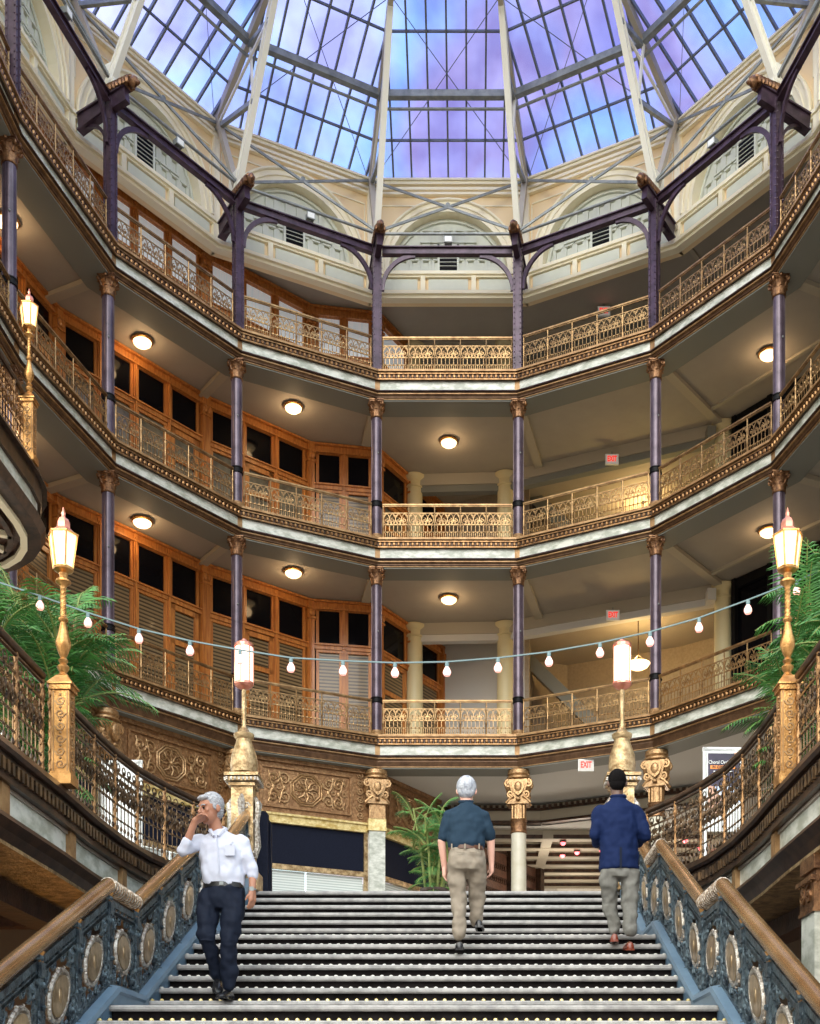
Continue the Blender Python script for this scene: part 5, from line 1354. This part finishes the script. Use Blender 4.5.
def head(m, c, yaw, pitch, s=1.0, neck=None):
    """c = head centre; front of the face points to -y before yaw. Returns its matrix"""
    M = Matrix.Translation(c) @ Matrix.Rotation(yaw, 4, 'Z') @ Matrix.Rotation(pitch, 4, 'X') @ Matrix.Scale(s, 4)
    old = m.M; m.M = old @ M
    m.ball((0, .012, .025), .098, 16, 12, (.80, 1.0, 1.02)); m.ball((0, -.022, -.035), .075, 14, 10, (.82, .95, 1.15)); m.ball((0, -.052, -.092), .034, 10, 7, (1.1, .9, .75))
    m.ball((0, -.07, .035), .05, 10, 7, (1.15, .5, .35))
    m.tube([(0, -.088, .022), (0, -.108, -.012), (0, -.116, -.022)], [.008, .012, .014], 8); m.ball((0, -.108, -.026), .016, 8, 6, (1.25, .9, .7))
    for s_ in (-1, 1):
        m.ball((s_*.040, -.066, -.012), .024, 8, 6, (1, .6, .8)); m.ball((s_*.083, .014, -.006), .026, 8, 6, (.38, .75, 1.2)); m.tube([(s_*.086, .022, -.030), (s_*.094, .030, 0), (s_*.088, .020, .022), (s_*.084, .0, .016)], .006, 5)
    m.ball((0, -.090, -.056), .016, 8, 5, (1.5, .6, .45)); m.ball((0, -.088, -.068), .015, 8, 5, (1.3, .6, .5))
    m.M = old; return M
def eyes(parent, M, brow='hair_grey'):
    m = MB(); m.M = M
    for s_ in (-1, 1): m.ball((s_*.033, -.087, .006), .010, 8, 6, (1.3, .5, .8))
    m.build('eye', 'black', parent); m = MB(); m.M = M
    for s_ in (-1, 1): m.tube([(s_*.018, -.097, .026), (s_*.035, -.096, .032), (s_*.055, -.084, .026)], .005, 5)
    m.build('eyebrow', brow, parent)
def shoe(m, heel, yaw, pitch=0, s=1.0):
    M = Matrix.Translation(heel) @ Matrix.Rotation(yaw, 4, 'Z') @ Matrix.Rotation(pitch, 4, 'X'); old = m.M; m.M = old @ M
    # heel at origin, toe towards -y
    rings = []
    for y, w, h in ((.035, .018, .04), (.02, .034, .075), (-.03, .038, .085), (-.09, .036, .078), (-.15, .044, .055), (-.20, .045, .045), (-.24, .030, .034), (-.258, .010, .02)):
        rings.append([Vector((w*s*cos(a)*(1 if sin(a) > 0 else 1.06), y*s, max(h*s*(sin(a)*.62+.38), 0))) for a in [2*pi*k/12 for k in range(12)]])
    m.sections(rings); m.box((0, -.10*s, .006), (.078*s, .26*s, .012)); m.box((0, .005, .012), (.066*s, .06*s, .024)); m.M = old
# --- man in white shirt, coming down
def man_white():
    sc = 113.3; d = 10.32; X = (222-470)*d/1170; zf = NOSE[LAND1+1][1]
    t = thing('person', 'person in white shirt and dark trousers walking down, hand at the mouth', 'person', (X, d, Z(zf)))
    def P(px, py, y=0): return Vector(((px-222)/sc, y, (1002-py)/sc))
    hc = P(211.5, 812.5, -.05)
    nk = P(217, 829, .0)
    sL, sR = P(199.5, 839, .02), P(241, 840, .02); eL, eR = P(187, 856, -.13), P(252, 873, .03); hL = P(199.5, 828, -.175); hR = P(253, 894, -.03)
    m = MB(); M = head(m, hc, radians(-42), radians(10), 1.10); capsule(m, nk+Vector((0, .01, -.05)), hc+Vector((.01, .02, -.04)), .062, .056)
    loft(m, [(.02, .01, .98, .14, .09), (.0, .01, 1.15, .13, .09), (-.01, .02, 1.3, .14, .09), (-.02, .02, 1.40, .09, .07), (-.035, .015, 1.50, .052, .052)])
    dn = Vector((0, 0, -.04)); capsule(m, sL+dn, eL, .036, .036); capsule(m, eL, hL, .039, .029); capsule(m, sR+dn, eR, .036, .036); capsule(m, eR, hR, .038, .028)
    hand(m, hL, (hc+Vector((-.015, -.10, -.085)))-hL+Vector((0, 0, .01)), (.2, -.6, .5), 1.0, 1.0, (.6, .6, 0)); hand(m, hR, (.02, -.1, -1), (-.5, -.9, 0), .45, 1.03, (-1, .2, 0))
    fused(m, 'body', 'skin_tan', t, .007, 3)
    eyes(t, M)
    # hair
    m = MB(); m.M = M; m.ball((0, .028, .042), .104, 18, 12, (.83, .98, .95)); m.ball((0, .05, -.01), .080, 12, 8, (.92, .8, 1.0))
    for s_ in (-1, 1): m.ball((s_*.074, .0, .02), .028, 8, 6, (.4, 1.0, 1.3))
    m.ball((0, -.055, .088), .045, 10, 6, (1.3, .9, .6)); m.build('hair', 'hair_grey', t)
    # shirt
    m = MB(); wst = 1.02
    loft(m, [(.015, .01, wst-.01, .176, .118), (.012, .01, wst+.05, .190, .130), (.0, .01, 1.16, .186, .125), (-.005, .02, 1.28, .196, .125), (-.01, .025, 1.37, .195, .118), (-.015, .025, 1.43, .165, .10), (-.025, .02, 1.475, .095, .08), (-.035, .015, 1.50, .068, .066)], 24)
    dn = Vector((0, 0, -.025)); capsule(m, sL+dn, eL, .064, .056); capsule(m, eL, eL.lerp(hL, .30), .056, .050); capsule(m, sR+dn, eR, .066, .056); capsule(m, eR, eR.lerp(hR, .18), .056, .050)
    for a, b_ in ((sR, eR),): 
        for f in (.45, .7, .9): c = a.lerp(b_, f); m.ball(c, .062, 10, 6, (1, 1, .25))
    sh = fused(m, 'shirt', 'shirt_white', t, .011, 4, .04)
    m = MB()
    for s_ in (-1, 1): m.tube([P(217, 826, .06)+Vector((s_*.0, .02, .0)), Vector((-.035+s_*.066, .02, 1.515)), Vector((-.035+s_*.055, -.055, 1.485)), Vector((-.035+s_*.018, -.095, 1.43))], [.014, .018, .02, .012], 6)
    m.build('collar', 'shirt_white', sh); m = MB(); m.box((.095, -.118, 1.30), (.085, .012, .095), Matrix.Rotation(.0, 4, 'X')); m.bar((.10, -.128, 1.35), (.125, -.128, 1.375), .012, .012); m.build('pocket', 'shirt_white', sh)
    m = MB(); m.tube([(-.03, -.10, 1.44), (-.01, -.128, 1.3), (.0, -.135, 1.1)], .004, 4); m.build('placket', 'shirt_white', sh)
    # belt, trousers
    m = MB(); loft(m, [(.012, .01, wst-.03, .180, .122), (.012, .01, wst+.012, .178, .120)], 24); m.build('belt', 'belt_black', t); m = MB(); m.box((.02, -.118, wst-.008), (.034, .012, .028)); m.build('buckle', 'steel', t, False)
    hl, hr = P(208.5, 899, .01), P(233.5, 899, .01); kl, kr = P(208.5, 939, -.10), P(231, 943, -.07); al, ar = P(215.5, 976, .10), P(229, 985, -.02)
    m = MB(); loft(m, [(.012, .01, wst-.02, .176, .118), (.01, .015, .93, .190, .135), (.0, .02, .86, .195, .14), (-.0, .02, .80, .15, .12)], 24)
    capsule(m, hl, kl, .105, .078); capsule(m, kl, al, .077, .062); capsule(m, hr, kr, .108, .082); capsule(m, kr, ar, .080, .068)
    for c, r in ((kr, .082), (kl, .078)):
        for q in (-.05, .03): m.ball(c+Vector((0, 0, q)), r, 10, 6, (1.03, 1.03, .2))
    for q, r in ((.02, .074), (.07, .076)): m.ball(ar+Vector((0, 0, q)), r, 10, 6, (1, 1, .3)); m.ball(al+Vector((0, 0, q)), r*.9, 10, 6, (1, 1, .3))
    fused(m, 'trousers', 'trouser_navy', t, .011, 4, .05)
    m = MB(); shoe(m, Vector((ar.x+.0, .03, .0)), radians(-8), radians(0), 1.08); m.build('shoe', 'shoe_black', t)
    m = MB(); shoe(m, Vector((al.x-.01, .16, .16)), radians(10), radians(25), 1.05); m.build('shoe', 'shoe_black', t)
    m = MB(); w_ = eR.lerp(hR, .88); m.tube([w_+Vector((.030*cos(a), .030*sin(a), 0)) for a in [k*pi/6 for k in range(12)]], .009, 5, True); m.box(w_+Vector((.0, -.036, 0)), (.036, .012, .036)); m.build('watch', 'steel', t)
man_white()
# --- man in dark polo, climbing, seen from behind
def man_polo():
    sc = 100.5; d = 11.64; X = (466-470)*d/1170; zf = NOSE[LAND1+5][1]
    t = thing('person', 'person in dark polo shirt and khaki trousers climbing the stair, seen from behind', 'person', (X, d, Z(zf)))
    y0 = 954.0
    def P(px, py, y=0): return Vector(((px-466)/sc, y, (y0-py)/sc))
    hc = P(466.5, 789, .10); nk = P(466, 800, .06); sL, sR = P(448.5, 812, .05), P(483, 811.5, .05); eL, eR = P(441.5, 840, .04), P(491, 838, .10); hL, hR = P(444.5, 866, .10), P(491.8, 861, .14)
    m = MB(); M = head(m, hc, radians(178), radians(12), 1.10); capsule(m, nk-Vector((0, 0, .04)), hc+Vector((0, -.01, -.05)), .062, .058)
    loft(m, [(.0, .03, 1.06, .14, .09), (0, .04, 1.3, .13, .09), (0, .055, 1.40, .09, .07), (0, .06, 1.5, .052, .052)])
    dn = Vector((0, 0, -.045)); capsule(m, sL+dn, eL, .036, .041); capsule(m, eL, hL, .042, .029); capsule(m, sR+dn, eR, .036, .041); capsule(m, eR, hR, .043, .029)
    hand(m, hL, (.05, .1, -1), (.35, .9, 0), .5, .98, (1, 0, 0)); hand(m, hR, (-.02, .15, -1), (-.2, .9, 0), .6, .98, (-1, -.2, 0))
    fused(m, 'body', 'skin_pale', t, .007, 3)
    m = MB(); m.M = M; m.ball((0, .030, .036), .107, 18, 12, (.86, .98, .98)); m.ball((0, .052, -.015), .082, 12, 8, (.95, .75, .85))
    for s_ in (-1, 1): m.ball((s_*.076, .006, .015), .030, 8, 6, (.4, 1, 1.3))
    m.build('hair', 'hair_white', t)
    m = MB(); loft(m, [(0, .02, 1.04, .176, .120), (0, .02, 1.09, .190, .135), (0, .03, 1.2, .185, .128), (0, .045, 1.32, .198, .125), (0, .055, 1.40, .195, .115), (0, .06, 1.455, .16, .095), (0, .06, 1.495, .09, .075), (0, .065, 1.53, .064, .062)], 24)
    dn = Vector((0, 0, -.03)); capsule(m, sL+dn, sL.lerp(eL, .80), .066, .066); capsule(m, sR+dn, sR.lerp(eR, .82), .066, .066)
    sh = fused(m, 'polo_shirt', 'polo_navy', t, .011, 4, .04)
    m = MB(); m.tube([(.065*cos(a), .065+.060*sin(a), 1.535+.012*sin(a)) for a in [k*pi/8 for k in range(16)]], .016, 6, True); m.build('collar', 'polo_navy', sh)
    m = MB(); loft(m, [(0, .02, 1.035, .180, .125), (0, .02, 1.072, .180, .125)], 24); m.build('belt', 'belt_brown', t)
    hl, hr = P(456.8, 863, .02), P(476.5, 863, .02); kl, kr = P(458.5, 897, .05), P(477.5, 893, .20); al, ar = P(459.5, 934, -.03), P(476, 915, .25)
    m = MB(); loft(m, [(0, .02, 1.05, .176, .122), (0, .015, .97, .190, .14), (0, .01, .90, .198, .15), (0, .015, .83, .17, .13)], 24)
    for s_ in (-1, 1): m.ball((s_*.085, -.035, .93), .100, 12, 8, (1, .9, 1.15))
    capsule(m, hl, kl, .106, .080); capsule(m, kl, al, .080, .066); capsule(m, hr, kr, .106, .080); capsule(m, kr, ar, .078, .064)
    for a, b_ in ((kl, al), (kr, ar)):
        for f in (.1, .45, .7, .9): m.ball(a.lerp(b_, f)+Vector((.006*(-1)**int(f*10), 0, 0)), .080-.012*f, 10, 6, (1.02, 1.02, .25))
    for a, b_ in ((hl, kl), (hr, kr)):
        for f in (.55, .8): m.ball(a.lerp(b_, f), .098-.01*f, 10, 6, (1.02, 1.02, .22))
    tr = fused(m, 'trousers', 'khaki', t, .011, 4, .05)
    m = MB()
    for s_ in (-1, 1): m.bar((s_*.06-.03, -.152, .985), (s_*.06+.05, -.150, .985), .008, .008)
    for x in (-.14, -.01, .13): m.bar((x, -.118, 1.02), (x, -.118, 1.075), .014, .012, up=(0, 1, 0))
    m.build('belt_loop', 'khaki', tr, False)
    m = MB(); shoe(m, Vector((al.x, -.10, .03)), radians(180), radians(-8), 1.05); m.build('shoe', 'shoe_black', t)
    m = MB(); shoe(m, Vector((ar.x+.03, .20, .297)), radians(176), radians(0), 1.05); m.build('shoe', 'shoe_black', t)
man_polo()
# --- man in blue blazer, climbing, seen from behind
def man_blazer():
    sc = 99.0; d = 11.75; X = (619-470)*d/1170; zf = NOSE[LAND1+5][1]
    t = thing('person', 'person in bright blue blazer and grey trousers climbing the stair on the right', 'person', (X, d, Z(zf)))
    y0 = 954.0
    def P(px, py, y=0): return Vector(((px-619)/sc, y, (y0-py)/sc))
    hc = P(618, 781, .08); nk = P(618, 794, .05); sL, sR = P(600, 806, .04), P(636.5, 806, .04); eL, eR = P(594.5, 833, .0), P(645.5, 833, .0); hL, hR = P(600, 838, .22), P(640, 838, .22)
    m = MB(); M = head(m, hc, radians(180), radians(14), 1.08); capsule(m, nk-Vector((0, 0, .04)), hc+Vector((0, -.01, -.05)), .062, .058)
    loft(m, [(.0, .03, 1.06, .14, .09), (0, .04, 1.35, .13, .09), (0, .05, 1.46, .09, .07), (0, .05, 1.58, .052, .052)])
    dn = Vector((0, 0, -.05)); capsule(m, sL+dn, eL, .036, .036); capsule(m, eL, hL, .038, .028); capsule(m, sR+dn, eR, .036, .036); capsule(m, eR, hR, .04, .028)
    hand(m, hL, (.4, .9, .1), (.6, -.2, .8), .9, 1, (0, 0, -1)); hand(m, hR, (-.4, .9, .1), (-.6, -.2, .8), .9, 1, (0, 0, -1))
    fused(m, 'body', 'skin_dark', t, .007, 3)
    m = MB(); m.M = M; m.ball((0, .022, .034), .104, 18, 12, (.83, .98, .98)); m.ball((0, .045, -.02), .080, 12, 8, (.92, .75, .85)); m.build('hair', 'hair_black', t)
    m = MB(); loft(m, [(0, .01, .86, .208, .150), (0, .01, .95, .204, .148), (0, .02, 1.08, .196, .138), (0, .02, 1.2, .190, .130), (0, .03, 1.34, .205, .13), (0, .04, 1.45, .208, .12), (0, .05, 1.52, .17, .10), (0, .05, 1.575, .10, .085), (0, .055, 1.61, .07, .068)], 26)
    dn = Vector((0, 0, -.035)); capsule(m, sL+dn, eL, .072, .062); capsule(m, sR+dn, eR, .072, .062); capsule(m, eL, eL.lerp(hL, .85), .062, .050); capsule(m, eR, eR.lerp(hR, .85), .062, .050)
    bz = fused(m, 'blazer', 'blazer_blue', t, .011, 4, .04)
    m = MB(); m.bar((.0, -.145, .86), (0, -.138, 1.06), .006, .02, up=(1, 0, 0)); m.build('back_seam', 'trouser_navy', bz, False)
    m = MB(); m.tube([(.070*cos(a), .055+.066*sin(a), 1.615+.010*sin(a)) for a in [k*pi/8 for k in range(16)]], .017, 6, True); m.build('collar', 'blazer_blue', bz)
    hl, hr = P(609, 872, .0), P(629.5, 872, .0); kl, kr = P(611, 899, .12), P(631, 902, .05); al, ar = P(616, 925, .10), P(628.5, 930, -.05)
    m = MB(); loft(m, [(0, .01, .98, .17, .12), (0, .01, .85, .182, .13), (0, .01, .78, .16, .12)], 24)
    capsule(m, hl, kl, .098, .080); capsule(m, kl, al, .078, .064); capsule(m, hr, kr, .100, .082); capsule(m, kr, ar, .082, .066)
    for a, b_ in ((kl, al), (kr, ar)):
        for f in (.15, .5, .8): m.ball(a.lerp(b_, f)+Vector((.008*(-1)**int(f*10), 0, 0)), .080-.012*f, 10, 6, (1.04, 1.02, .25))
    fused(m, 'trousers', 'trouser_grey', t, .011, 4, .05)
    m = MB(); shoe(m, Vector((ar.x, -.14, .0)+Vector((0, 0, .06)).to_tuple()) if False else Vector((ar.x, -.12, .04)), radians(180), radians(-9), 1.06); m.build('shoe', 'shoe_brown', t)
    m = MB(); shoe(m, Vector((al.x-.01, .05, .150)), radians(172), radians(-4), 1.06); m.build('shoe', 'shoe_brown', t)
man_blazer()
